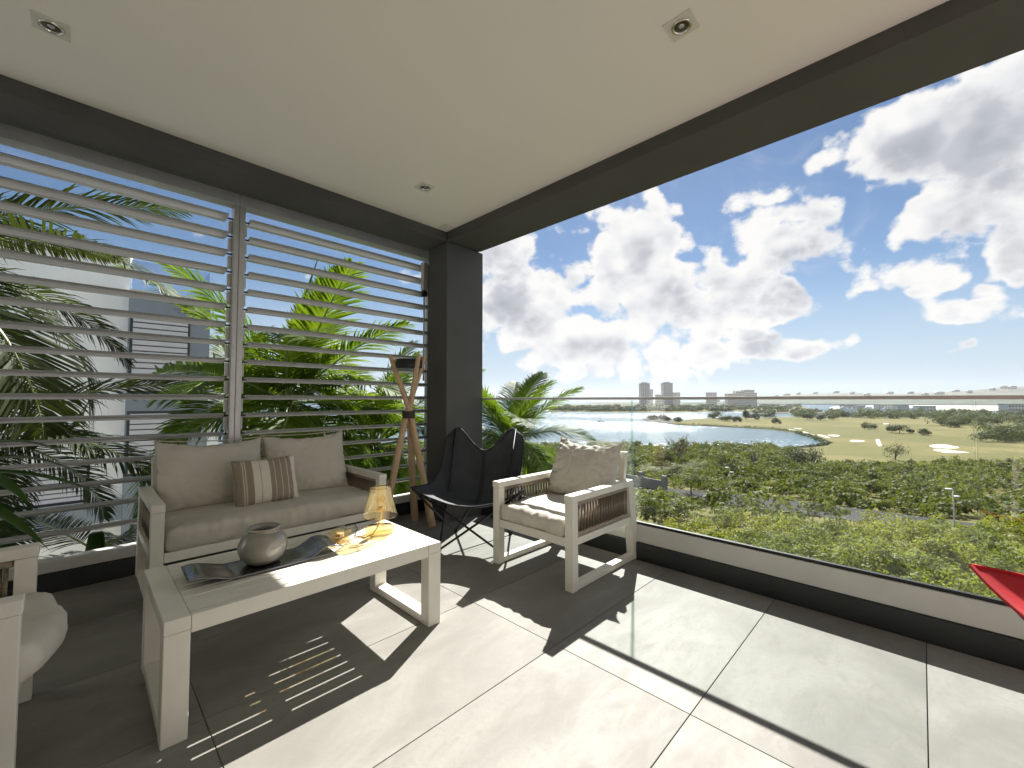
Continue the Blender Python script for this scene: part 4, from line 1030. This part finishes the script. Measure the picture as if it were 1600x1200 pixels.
def golf_tree(px, py, wpx, hpx, label, leafm=L_TREE, frac=0.25, seed=0, group='single trees on the golf course', **kw):
    b = atz(px, py, GZ); s = math.hypot(b.x, b.y); dep = b.x * FH[0] + b.y * FH[1]; m = dep / FPX
    return tree('golf_course_tree', label, b, hpx * m, wpx * m / 2 / 0.92, leafm, 700, max(0.30, 1.35 * m * 1.4), None, frac, 0, 'tree', group, seed, **kw)
for k, a in enumerate((
    (1400, 722, 40, 38, 'airy olive tree standing alone in front of the fairway bunkers', L_TREE, 0.25),
    (1357, 671, 21, 14, 'round dark tree alone on the fairway, left of the tree pair', L_TREE, 0.2),
    (1394, 676, 17, 15, 'left tree of the umbrella-shaped pair on the fairway', L_TREE, 0.35),
    (1406, 677, 22, 18, 'right and taller tree of the umbrella-shaped pair on the fairway', L_TREE, 0.35),
    (1421, 677, 10, 8, 'small brownish tree just right of the umbrella-shaped pair', L_TWIG, 0.25),
    (1443, 680, 19, 13, 'round dark tree furthest right on the open fairway', L_TREE, 0.2),
    (1212, 662, 16, 12, 'dark round tree near the bank right of the spreading peninsula trees', L_DARK, 0.15),
    (1118, 654, 30, 14, 'broad dark spreading tree on the peninsula beyond the lagoon', L_DARK, 0.12),
    (1134, 658, 28, 12, 'low dark tree in front of the broad spreading peninsula tree', L_DARK, 0.12),
    (1151, 659, 16, 11, 'dark bushy tree at the right end of the peninsula clump', L_DARK, 0.12),
    (1166, 656, 14, 18, 'tall thin dark tree on the peninsula behind the bushy clump', L_DARK, 0.3),
    (1180, 656, 16, 13, 'rounded tree between the tall thin tree and the wide one', L_DARK, 0.3),
    (1201, 654, 26, 13, 'wide rounded tree on the far edge of the peninsula', L_DARK, 0.25),
    (1020, 655, 22, 9, 'low dark tree at the very tip of the peninsula', L_DARK, 0.05),
    (1038, 657, 26, 12, 'dark bushy tree second from the peninsula tip', L_DARK, 0.05),
    (1058, 659, 22, 9, 'low spreading dark tree where the peninsula grass begins', L_DARK, 0.05),
    (1262, 656, 20, 14, 'dark tree at the left end of the row behind the fairway', L_TREE, 0.25),
    (1283, 657, 16, 13, 'second dark tree in the row behind the fairway', L_TREE, 0.3),
    (1302, 656, 22, 12, 'wide dark tree in the row behind the fairway left of the woodland', L_TREE, 0.25))):
    golf_tree(*a[:5], leafm=a[5], frac=a[6] * 0.45, seed=k + 50)
struct(land('peninsula_tip', smooth_outline(pxpts([(1004, 655.0), (1015, 657), (1040, 660), (1062, 663), (1066, 660), (1064, 657), (1040, 654.5), (1012, 653.5)], GZ), 4), GZ - 0.1, M_SCRUBSOIL, 0.9, 1.2))
def scrub_tree(px, py, dist, h, w, label, leafm, frac, n, size, seed, bare=False):
    p = atd(px, py, dist); dep = p.x * FH[0] + p.y * FH[1]
    tree('scrub_tree', label, (p.x, p.y, ground_z(dep)), p.z - ground_z(dep), w, leafm, n, size, None, frac, 0.02, 'tree', 'trees rising out of the scrub', seed, bare)
scrub_tree(1060, 668, 105, 6, 4.6, 'sparse brown twiggy tree rising above the scrub at the lagoon edge', L_TWIG, 0.25, 380, 0.30, 70, True)
scrub_tree(1178, 688, 100, 5, 2.2, 'thin bare twiggy tree at the water edge left of the bunker path', L_TWIG, 0.25, 130, 0.26, 71, True)
scrub_tree(1035, 682, 96, 5, 3.2, 'dark green tree beside the twiggy brown one, nearer the glass joint', L_SCRUB2, 0.2, 1300, 0.38, 72)
scrub_tree(1135, 690, 98, 5, 4.2, 'rounded green tree at the lagoon edge right of the twiggy brown tree', L_SCRUB2, 0.15, 1500, 0.38, 73)
scrub_tree(1240, 688, 112, 5, 3.6, 'dark green tree at the lagoon corner in front of the fairway', L_DARK, 0.15, 1300, 0.36, 74)
scrub_tree(1080, 727, 66, 5, 4.6, 'flat-topped tree by the far side of the road left of the lamp post', L_SCRUB2, 0.4, 1500, 0.32, 75)
scrub_tree(1268, 688, 118, 5, 3.2, 'small dark tree right of the lagoon corner tree', L_DARK, 0.15, 1100, 0.36, 76)

# ------------------------------------------------------------------ lamp posts on the road
def lamp_post(px, ytop, ybot, dist, label):
    top = atd(px, ytop, dist); z0 = ground_z(dist) + 0.3
    t = thing('lamp_post', label, 'lamp post', (top.x, top.y, z0), YAW, 'street lamps along the road')
    h = top.z - z0
    MB().tube([(0, 0, -0.4), (0, 0, h * 0.5), (0, 0, h)], [0.06, 0.05, 0.035], 10).build('pole', M_GALV, t, smooth=True)
    MB().tube([(0, 0, h - 0.06), (0, 0.25, h + 0.04)], 0.025, 8).build('arm', M_GALV, t, smooth=True)
    MB().box(-0.13, 0.13, 0.12, 0.50, h + 0.0, h + 0.09).build('lamp_head', M_BOATW, t, bevel=0.03)
    MB().box(-0.13, 0.13, -0.42, -0.06, h - 0.55, h - 0.46).build('lamp_head', M_BOATW, t, bevel=0.03)
    MB().tube([(0, 0, h - 0.6), (0, -0.2, h - 0.5)], 0.025, 8).build('arm', M_GALV, t, smooth=True)
lamp_post(1140, 731, 775, 56, 'slim double-headed street lamp in the scrub beside the road, left one')
lamp_post(1489, 765, 800, 46, 'street lamp with white head among the bushes near the right glass joint')
# low grey boundary wall with pillars by the road
wl = thing('boundary_wall', 'low grey rendered wall with pillars beside the road, behind the armchair', 'wall', (0, 0, 0))
wa, wb = atz(968, 752, -12.6), atz(1038, 766, -12.6)
def wall_seg(a, b, z0, z1, th, name, m, parent):
    d = (b - a); d.z = 0; d.normalize(); s = Vector((-d.y, d.x, 0)) * th / 2
    pts = [a - s, b - s, b + s, a + s]; MB().prism([(p.x, p.y) for p in pts], 'z', z0, z1).build(name, m, parent)
M_GREYWALL = mat('grey_rendered_wall', (0.20, 0.20, 0.20), 0.9, var=0.1, vscale=0.5)
wall_seg(wa, wb, -13.6, -11.2, 0.25, 'wall_panel', M_GREYWALL, wl); 
for f_ in (0.0, 0.5, 1.0):
    c = wa.lerp(wb, f_); e = (wb - wa).normalized() * 0.35; wall_seg(c - e, c + e, -13.6, -10.4, 0.6, 'pillar', M_GREYWALL, wl)

# ------------------------------------------------------------------ anchored sail boat
def sailboat(px, py, scale, label, group='boats on the lagoon'):
    b = atz(px, py, WZ); t = thing('sailboat', label, 'boat', b, YAW + 0.3 + PI / 2, group); s = scale
    V = []; secs = 9
    for i in range(secs):
        q = i / (secs - 1); x = (q - 0.5) * 9 * s; w = 1.35 * s * math.sin(min(1, 0.25 + q * 0.9) * PI * 0.72) * (1 - max(0, q - 0.7) * 2.9); w = max(w, 0.04)
        V += [(x, -w, 0.75 * s), (x, -w * 0.6, -0.3 * s), (x, w * 0.6, -0.3 * s), (x, w, 0.75 * s)]
    F = []
    for i in range(secs - 1):
        a = i * 4; F += [(a, a + 1, a + 5, a + 4), (a + 1, a + 2, a + 6, a + 5), (a + 2, a + 3, a + 7, a + 6), (a + 3, a, a + 4, a + 7)]
    F += [(0, 1, 2, 3), tuple((secs - 1) * 4 + k for k in (3, 2, 1, 0))]
    MB().add(V, F).build('hull', mat('dark_hull', (0.10, 0.11, 0.13), 0.5), t)
    MB().box(-1.2 * s, 1.3 * s, -0.7 * s, 0.7 * s, 0.752 * s, 1.2 * s).build('cabin', M_BOATW, t, bevel=0.08 * s)
    MB().tube([(0.6 * s, 0, 0.7 * s), (0.6 * s, 0, 10 * s)], 0.08 * s, 6).build('mast', M_GALV, t)
    MB().tube([(0.6 * s, 0, 1.9 * s), (-3.0 * s, 0, 1.8 * s)], 0.12 * s, 6).build('boom', M_BOATW, t)
sailboat(938, 658.5, 0.75, 'small dark sailboat anchored in the glittering lagoon')

# marina: motor yachts and quay buildings
rr = random.Random(33)
def yacht_mesh():
    hull = MB(); V = []
    for i in range(7):
        q = i / 6; x = (q - 0.5) * 16; w = 2.3 * (1 - max(0, q - 0.55) ** 1.5 * 3.2); w = max(w, 0.05)
        V += [(x, -w, 2.0 + q), (x, -w * 0.7, -0.3), (x, w * 0.7, -0.3), (x, w, 2.0 + q)]
    F = []
    for i in range(6):
        a = i * 4; F += [(a, a + 1, a + 5, a + 4), (a + 1, a + 2, a + 6, a + 5), (a + 2, a + 3, a + 7, a + 6), (a + 3, a, a + 4, a + 7)]
    F += [(0, 1, 2, 3), (27, 26, 25, 24)]
    hull.add(V, F); hm = hull.mesh('hull'); hm.materials.append(M_BOATW)
    cm = MB().prism([(-5, 2.0), (3.5, 2.3), (1.8, 4.6), (-4.5, 4.6)], 'y', -1.7, 1.7).mesh('cabin'); cm.materials.append(M_BOATW)
    wm = MB().prism([(-4.6, 3.2), (3.0, 3.2), (2.4, 4.0), (-4.5, 4.0)], 'y', -1.73, 1.73).mesh('window_band'); wm.materials.append(M_TOWERG)
    fm = MB().prism([(-3.5, 4.7), (0.5, 4.7), (-0.2, 6.3), (-3.2, 6.3)], 'y', -1.3, 1.3).tube([(-2, 0, 6.3), (-2.3, 0, 10)], 0.1, 5).mesh('flybridge'); fm.materials.append(M_BOATW)
    return hm, cm, wm, fm
YM = yacht_mesh()
for k in range(16):
    px = 1316 + k * 7.4 + rr.uniform(-1.5, 1.5); py = rr.choice((639.8, 640.4, 641.2)); b = atz(px, py, WZ)
    t = thing('motor_yacht', 'white motor yacht moored among the boats at the far marina', 'boat', b, YAW + PI / 2 + rr.uniform(-.6, .6), 'yachts moored in the marina')
    s = rr.uniform(0.7, 1.25); t.scale = (s, s, s)
    for nm, me in zip(('hull', 'cabin', 'window_band', 'flybridge'), YM): link(nm, me, None, t)

def block(name, label, cat, px0, px1, ytop, ybase, dist, storeys, cols, depth=14, group=None, wallm=None, tower=False, roofy=None):
    """far building: walls, a window band for every storey with glazed bays, parapet"""
    mid_ = (px0 + px1) / 2; c = atd(mid_, 625, dist); dep = c.x * FH[0] + c.y * FH[1]; m = dep / FPX
    w = (px1 - px0) * m; z1 = EYE + (625 - ytop) * m; z0 = GZ
    t = thing(name, label, cat, (c.x, c.y, z0), YAW - PI / 2, group); h = z1 - z0
    wm = wallm or M_FARWHITE
    MB().box(-w / 2, w / 2, 0, depth, 0, h).build('wall', wm, t)
    sh = h / storeys
    cw = w / cols
    for k in range(cols):
        for s in range(storeys):
            if tower: continue
            x0 = -w / 2 + cw * (k + 0.18); MB().box(x0, x0 + cw * 0.64, -0.25, -0.02, s * sh + sh * 0.25, s * sh + sh * 0.82).build('window', M_TOWERG, t)
    if tower:
        for k in range(cols):
            x0 = -w / 2 + cw * (k + 0.20)
            b = MB()
            for s in range(storeys): b.box(x0, x0 + cw * 0.60, -0.5, -0.02, s * sh + sh * 0.22, s * sh + sh * 0.88)
            b.build('window_bay', M_TOWERG, t)
        for s in range(0, storeys): MB().box(-w / 2 - 0.4, w / 2 + 0.4, -1.1, -0.02, s * sh - 0.25 + sh * 0.05, s * sh + 0.1 + sh * 0.05).build('balcony_slab', wm, t)
        MB().box(-w / 2 - 0.6, w / 2 + 0.6, -0.8, depth + 0.6, h + 0.02, h + 2.0).build('parapet', M_TOWERG, t)
        MB().box(-w * 0.30, w * 0.30, depth * 0.3, depth * 0.8, h + 2.02, h + 6.5).build('plant_room', wm, t)
        for sx in (-0.45, 0.45): MB().box(w * sx - 0.7, w * sx + 0.7, 0.5, 2.0, h + 2.02, h + 6.0).build('corner_fin', wm, t)
    else:
        MB().box(-w / 2 - 0.5, w / 2 + 0.5, -0.5, depth + 0.5, h + 0.02, h + 0.8).build('roof', M_FARROOF if storeys < 4 else wm, t)
    return t
block('tower_block', 'tall grey tower block on the horizon, left one of the pair', 'building', 1001.5, 1015.5, 600, 622, 1500, 20, 5, 22, 'twin grey towers on the horizon', M_TOWERW, True)
block('tower_block', 'tall grey tower block on the horizon, right one of the pair', 'building', 1036.5, 1051.5, 599.5, 622, 1500, 20, 5, 22, 'twin grey towers on the horizon', M_TOWERW, True)
block('apartment_building', 'narrow grey building close against the left tower', 'building', 1016, 1020.5, 608.5, 622, 1520, 12, 2, 14, None, M_TOWERW)
block('apartment_building', 'low white stepped building left of the right tower', 'building', 1026, 1036, 617, 622, 1480, 4, 4)
block('apartment_building', 'pale building with stepped top right of the right tower', 'building', 1054, 1063, 613.5, 622, 1500, 7, 4)
block('apartment_building', 'flat grey-white block midway between the towers and the big complex', 'building', 1106.5, 1120, 613.5, 622, 1400, 6, 6, 14, None, M_TOWERW)
for k, (a, b, y, lb) in enumerate(((1137, 1150, 615.5, 'lowest left wing of the large pale complex'), (1150, 1163, 611.5, 'middle left block of the large pale complex'), (1163, 1179, 609.5, 'tallest block of the large pale complex'), (1176, 1183, 614, 'small right wing of the large pale complex'))):
    block('apartment_building', lb, 'building', a, b, y, 622, 1300 + 20 * k, 7, 6, 16, 'large pale hillside complex')
for k, (a, b, y) in enumerate(((1318, 1336, 633), (1340, 1352, 634), (1372, 1396, 632.5), (1402, 1420, 633.5), (1436, 1462, 635), (1575, 1600, 632))):
    block('marina_building', ('long white', 'small white', 'broad pale', 'low white', 'long low', 'grey-roofed white')[k] + ' building behind the yachts at the marina', 'building', a, b, y, 640, (980, 1000, 1000, 990, 900, 760)[k], 3, 5, 10, 'marina buildings')

def hill_h(x, q):
    prof = np.interp(x, [-100, 1060, 1110, 1190, 1230, 1300, 1400, 1500, 1600, 1900, 2600], [0, 0, 8, 18, 42, 50, 40, 52, 70, 95, 80])
    return GZ - 3 + prof * math.sin(min(1, q * 1.35) * PI / 2) + (9 * noise.noise(Vector((x * 0.012, q * 2, 0))) + 4 * noise.noise(Vector((x * 0.06, q * 6, 3)))) * min(1, prof / 15) * q + (5 if prof > 1 else 0)
def hills():
    xs = np.linspace(-100, 2600, 220); mb = MB(); rows = 9
    for j in range(rows):
        q = j / (rows - 1); dist = 2050 + 900 * q
        for x in xs:
            p = atd(x, 625, dist); mb.v.append((p.x, p.y, hill_h(x, q)))
    n = len(xs)
    for j in range(rows - 1):
        for i in range(n - 1): a = j * n + i; mb.f.append((a, a + 1, a + n + 1, a + n))
    struct(mb.build('hills', M_HILL, smooth=True))
hills()
ridge_rr = random.Random(91)
for k, px_ in enumerate((1122, 1196, 1214, 1231, 1249, 1334, 1357, 1425, 1470, 1517, 1554, 1585, 1308, 1276, 1392, 1448, 1496, 1572)):
    q_ = 0.25 + 0.55 * ridge_rr.random(); dist_ = 2050 + 900 * q_; p_ = atd(px_, 625, dist_); w_ = ridge_rr.uniform(14, 30); h_ = ridge_rr.uniform(6, 10)
    t = thing('hillside_house', 'tiny pale house on the far hillside ridge', 'house', (p_.x, p_.y, hill_h(px_, q_) - 2.5), YAW - PI / 2 + ridge_rr.uniform(-.4, .4), 'pale houses on the far ridge')
    MB().box(-w_ / 2, w_ / 2, 0, 10, 0, h_ + 2).build('wall', M_FARWHITE, t)
    MB().prism([(-w_ / 2 - 1, h_ + 2.02), (w_ / 2 + 1, h_ + 2.02), (w_ / 2 - 3, h_ + 4.5), (-w_ / 2 + 3, h_ + 4.5)], 'y', -0.8, 10.8).build('roof', M_FARROOF if k % 2 else M_FARWHITE, t)
    for wx in (-0.3, 0.0, 0.3): MB().box(w_ * wx - 1.4, w_ * wx + 1.4, -0.15, -0.02, h_ * 0.5, h_ * 0.5 + 2.4).build('window', M_TOWERG, t)

# ================================================================== PALMS
def frond_mesh(name, L, droop, nleaf=46, lw=0.030, ll=0.55, seed=0, curl=0.0):
    """one feather frond growing along +X, arching down; leaflets both sides"""
    rr = random.Random(seed); mb = MB(); n = 14; spine = []
    for i in range(n + 1):
        s = i / n; a = -droop * s ** 1.6
        if i == 0: p = Vector((0, 0, 0))
        else: p = spine[-1] + Vector((math.cos(a), curl * s * 0.3, math.sin(a))) * (L / n)
        spine.append(p)
    mb.tube(spine, [0.022 * (1 - 0.88 * i / n) for i in range(n + 1)], 5); nf = len(mb.f)
    for k in range(nleaf):
        s = 0.10 + 0.90 * (k + 0.5) / nleaf; f = s * n; i = min(int(f), n - 1); p = spine[i].lerp(spine[i + 1], f - i); tg = (spine[i + 1] - spine[i]).normalized()
        lat = Vector((0, 1, 0)); up = lat.cross(tg) * -1
        if up.z < 0: up = -up
        ln = ll * (math.sin(min(1.0, 0.18 + s * 0.80) * PI) ** 0.6) * rr.uniform(0.85, 1.1); ln = max(ln, 0.12)
        for sd in (-1, 1):
            fwd = 0.55 + 0.5 * s; d = (lat * sd + tg * fwd + up * rr.uniform(0.05, 0.35)).normalized()
            w = tg.cross(d).cross(d).normalized() * lw * 0.5
            sag = Vector((0, 0, -1)) * ln * rr.uniform(0.12, 0.38)
            a0, a1, a2, a3 = p, p + d * ln * 0.35 - sag * -0.06, p + d * ln * 0.72 + sag * 0.42, p + d * ln * 0.96 + sag
            b = len(mb.v)
            mb.v += [tuple(a0 - w * 0.5), tuple(a0 + w * 0.5), tuple(a1 - w), tuple(a1 + w), tuple(a2 - w * 0.8), tuple(a2 + w * 0.8), tuple(a3)]
            mb.f += [(b, b + 1, b + 3, b + 2), (b + 2, b + 3, b + 5, b + 4), (b + 4, b + 5, b + 6)]
    m = mb.mesh(name); return m, nf
FR = {}
def fronds(leafm, key, L, ll, lw):
    out = []
    for k, dr in enumerate((0.55, 0.95, 1.35, 1.8)):
        m, nf = frond_mesh('frond', L, dr, 84, lw, ll, 100 + k, (-0.4, 0.3, -0.2, 0.4)[k]); m.materials.append(leafm); m.materials.append(M_RACHIS)
        idx = np.zeros(len(m.polygons), dtype=np.int32); idx[:nf] = 1; m.polygons.foreach_set('material_index', idx); out.append(m)
    return out
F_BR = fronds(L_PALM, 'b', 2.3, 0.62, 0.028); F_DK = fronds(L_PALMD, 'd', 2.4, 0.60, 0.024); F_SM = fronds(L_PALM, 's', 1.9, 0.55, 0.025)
SPEAR = MB().tube([(0, 0, 0), (0.06, 0.01, 0.7), (0.2, 0.02, 1.35), (0.42, 0.0, 2.0)], [0.05, 0.045, 0.022, 0.004], 7).mesh('spear_leaf'); SPEAR.materials.append(L_PALM)
def palm(label, loc, meshes, n, seed, ground, elmin=-25, elmax=75, spear=False, scale=1.0, skip=None, leanto=(0, 0)):
    t = thing('palm_tree', label, 'palm tree', (loc[0], loc[1], ground), 0, 'palms growing close to the terrace'); rr = random.Random(seed); h = loc[2] - ground
    lx, ly = leanto
    MB().tube([(lx, ly, 0), (lx * 0.6, ly * 0.6, h * 0.3), (lx * 0.2, ly * 0.2, h * 0.7), (0, 0, h - 0.35)], [0.17, 0.13, 0.12, 0.11], 12).build('trunk', M_PALMTRUNK, t, smooth=True)
    MB().tube([(0, 0, h - 0.9), (0, 0, h - 0.4), (0, 0, h + 0.05)], [0.10, 0.12, 0.06], 12).build('crownshaft', L_PALM, t, smooth=True)
    for k in range(n):
        q = (k + 0.5) / n; a = k * 2.39996 + rr.uniform(-.3, .3); el = elmax + (elmin - elmax) * q ** 0.9 + rr.uniform(-8, 8)
        o = link('frond', meshes[min(3, int(q * 4 * rr.uniform(0.8, 1.15)))], None, t, loc=(0.05 * math.cos(a), 0.05 * math.sin(a), h - 0.1 - 0.15 * q))
        o.rotation_euler = (rr.uniform(-0.5, 0.5), -R(el), a); s = scale * rr.uniform(0.85, 1.12); o.scale = (s, s, s)
    if spear:
        o = link('spear_leaf', SPEAR, None, t, loc=(0, 0, h)); o.rotation_euler = (0, 0, YAW - PI / 2)
    return t
def aty(px, py, y): d = ray(px, py); s = y / d[1]; return Vector((d[0] * s, y, EYE + d[2] * s))
palm('bright green palm behind the right louvre panel with an upright spear leaf', aty(450, 610, 6.6), F_BR, 25, 5, -9.2, -40, 82, True)
palm('second bright palm behind the right louvre panel, lower and nearer the column', aty(585, 680, 7.2), F_BR, 25, 8, -9.4, -40, 80, False, 1.0)
palm('tall palm seen just left of the mullion with upright fronds', aty(378, 600, 8.6), F_SM, 14, 17, -9.4, -10, 84, False, 0.62)
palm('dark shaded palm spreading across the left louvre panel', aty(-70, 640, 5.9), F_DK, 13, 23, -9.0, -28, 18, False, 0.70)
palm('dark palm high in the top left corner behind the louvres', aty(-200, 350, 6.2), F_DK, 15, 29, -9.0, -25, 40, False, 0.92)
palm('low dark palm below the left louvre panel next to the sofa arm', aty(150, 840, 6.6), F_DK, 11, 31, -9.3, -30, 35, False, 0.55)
pp = P(9.0, -0.05, 0.50); palm('palm just right of the dark column behind the glass', (pp.x, pp.y, 0.42), F_SM, 28, 41, -9.4, -60, 76, False, 0.95)
pp = P(10.5, -0.55, -1.2); palm('lower palm behind the butterfly chair, partly hidden by the column', (pp.x, pp.y, -1.1), F_SM, 24, 43, -9.6, -50, 70, False, 1.0)

# ================================================================== HOUSE NEXT DOOR
HY = 16.0
house = thing('neighbouring_house', 'white and blue-grey modern house with shutters behind the louvres', 'house', (0, HY, -9.2))
def hx(px): return aty(px, 600, HY).x
def hz(px, py): return aty(px, py, HY).z + 9.2
xw, xd = hx(197), hx(322)
ztop = hz(197, 402); zd = hz(197, 462)
MB().box(-16, xw, 0, 9, 0, ztop).build('white_wall', M_STUCCO, house)
MB().box(-16.1, xw + 0.05, -0.05, 9.1, ztop + 0.002, ztop + 0.12).build('roof_coping', M_STUCCO, house)
MB().box(xw + 0.002, xd, -0.35, 7.5, 0, zd).build('grey_bay', M_BLUEGREY, house)
MB().box(xw + 0.002, xd + 0.06, -0.42, 7.6, zd + 0.002, zd + 0.14).build('bay_coping', M_FARWHITE, house)
MB().box(xd + 0.002, xd + 0.55, 1.0, 7.0, 0, zd - 1.2).build('side_wall', M_STUCCO, house)
gr = MB().box(xw + 0.03, xd - 0.03, -0.30, -0.28, zd + 0.142, zd + 1.0).build('roof_glass_rail', glass_mat('blue_roof_glass', (0.72, 0.80, 0.90), 0.0, 1.6), house)
MB().box(xd - 0.05, xd - 0.03, -0.27, 4.0, zd + 0.142, zd + 1.0).build('roof_glass_rail', MATS['blue_roof_glass'], house)
def shutter(x0, x1, z0, z1, y, n, label=None):
    w = MB().box(x0 - 0.06, x1 + 0.06, y - 0.012, y - 0.002, z0 - 0.06, z1 + 0.06).build('shutter', M_SHGAP, house)
    p = (z1 - z0) / n; L = x1 - x0
    sm = MB().prism([(-0.016, 0.0), (-0.050, 0.012), (-0.050, p * 0.80), (-0.016, p * 0.86)], 'x', 0, L).mesh('slat'); sm.materials.append(M_SHUTTER)
    for k in range(n): link('slat', sm, None, w, loc=(x0, y, z0 + k * p + 0.01))
xa, xb = hx(200), hx(289)
yb = -0.352
sc_ = (HY - 0.35) / HY
shutter(xa * 1.0 + 0.04, xb - 0.02, hz(240, 612), hz(240, 500), yb, 13)
shutter(xa + 0.04, xb - 0.02, hz(240, 735), hz(240, 645), yb, 11)
shutter(hx(-120), hx(165) - 0.3, hz(100, 785), hz(100, 725), -0.002, 8)
MB().box(hx(-150), xw + 0.002, -0.25, -0.003, hz(100, 822), hz(100, 790)).build('grey_band', M_BLUEGREY, house)
# lower flat roof with deck boards between the two houses
deck = thing('lower_roof_deck', 'grey boarded flat roof seen below the bottom louvre slats', 'roof', (0, 0, -2.0))
for k in range(22):
    y0 = 5.3 + k * 0.15; MB().box(-3.2, 1.35, y0, y0 + 0.138, 0.0, 0.03).build('board', M_ROOFDECK, deck)
MB().box(-3.15, 1.30, 5.3, 8.6, -0.25, -0.003).build('joist_frame', M_ALUDK, deck)
MB().box(-3.15, 1.30, 5.6, 8.4, -7.3, -0.252).build('wall', M_STUCCO, deck)

# ------------------------------------------------------------------ humid sea air
hz_ = MB().box(-4200, 4200, -4200, 4200, WZ - 2.2, 115).build('haze', None)
hm = bpy.data.materials.new('humid_air'); hm.use_nodes = True; hm.node_tree.nodes.clear()
ho = hm.node_tree.nodes.new('ShaderNodeOutputMaterial'); hv = hm.node_tree.nodes.new('ShaderNodeVolumePrincipled')
hv.inputs['Color'].default_value = (0.90, 0.94, 1.0, 1); hv.inputs['Density'].default_value = 0.00006; hv.inputs['Anisotropy'].default_value = 0.35
hm.node_tree.links.new(hv.outputs[0], ho.inputs['Volume']); hz_.data.materials.append(hm)
stuff(hz_)

scn.cycles.use_adaptive_sampling = True; scn.cycles.adaptive_threshold = 0.02; scn.cycles.use_denoising = True
scn.cycles.max_bounces = 8; scn.cycles.diffuse_bounces = 5; scn.cycles.glossy_bounces = 4; scn.cycles.transparent_max_bounces = 24
scn.cycles.caustics_reflective = False; scn.cycles.caustics_refractive = False
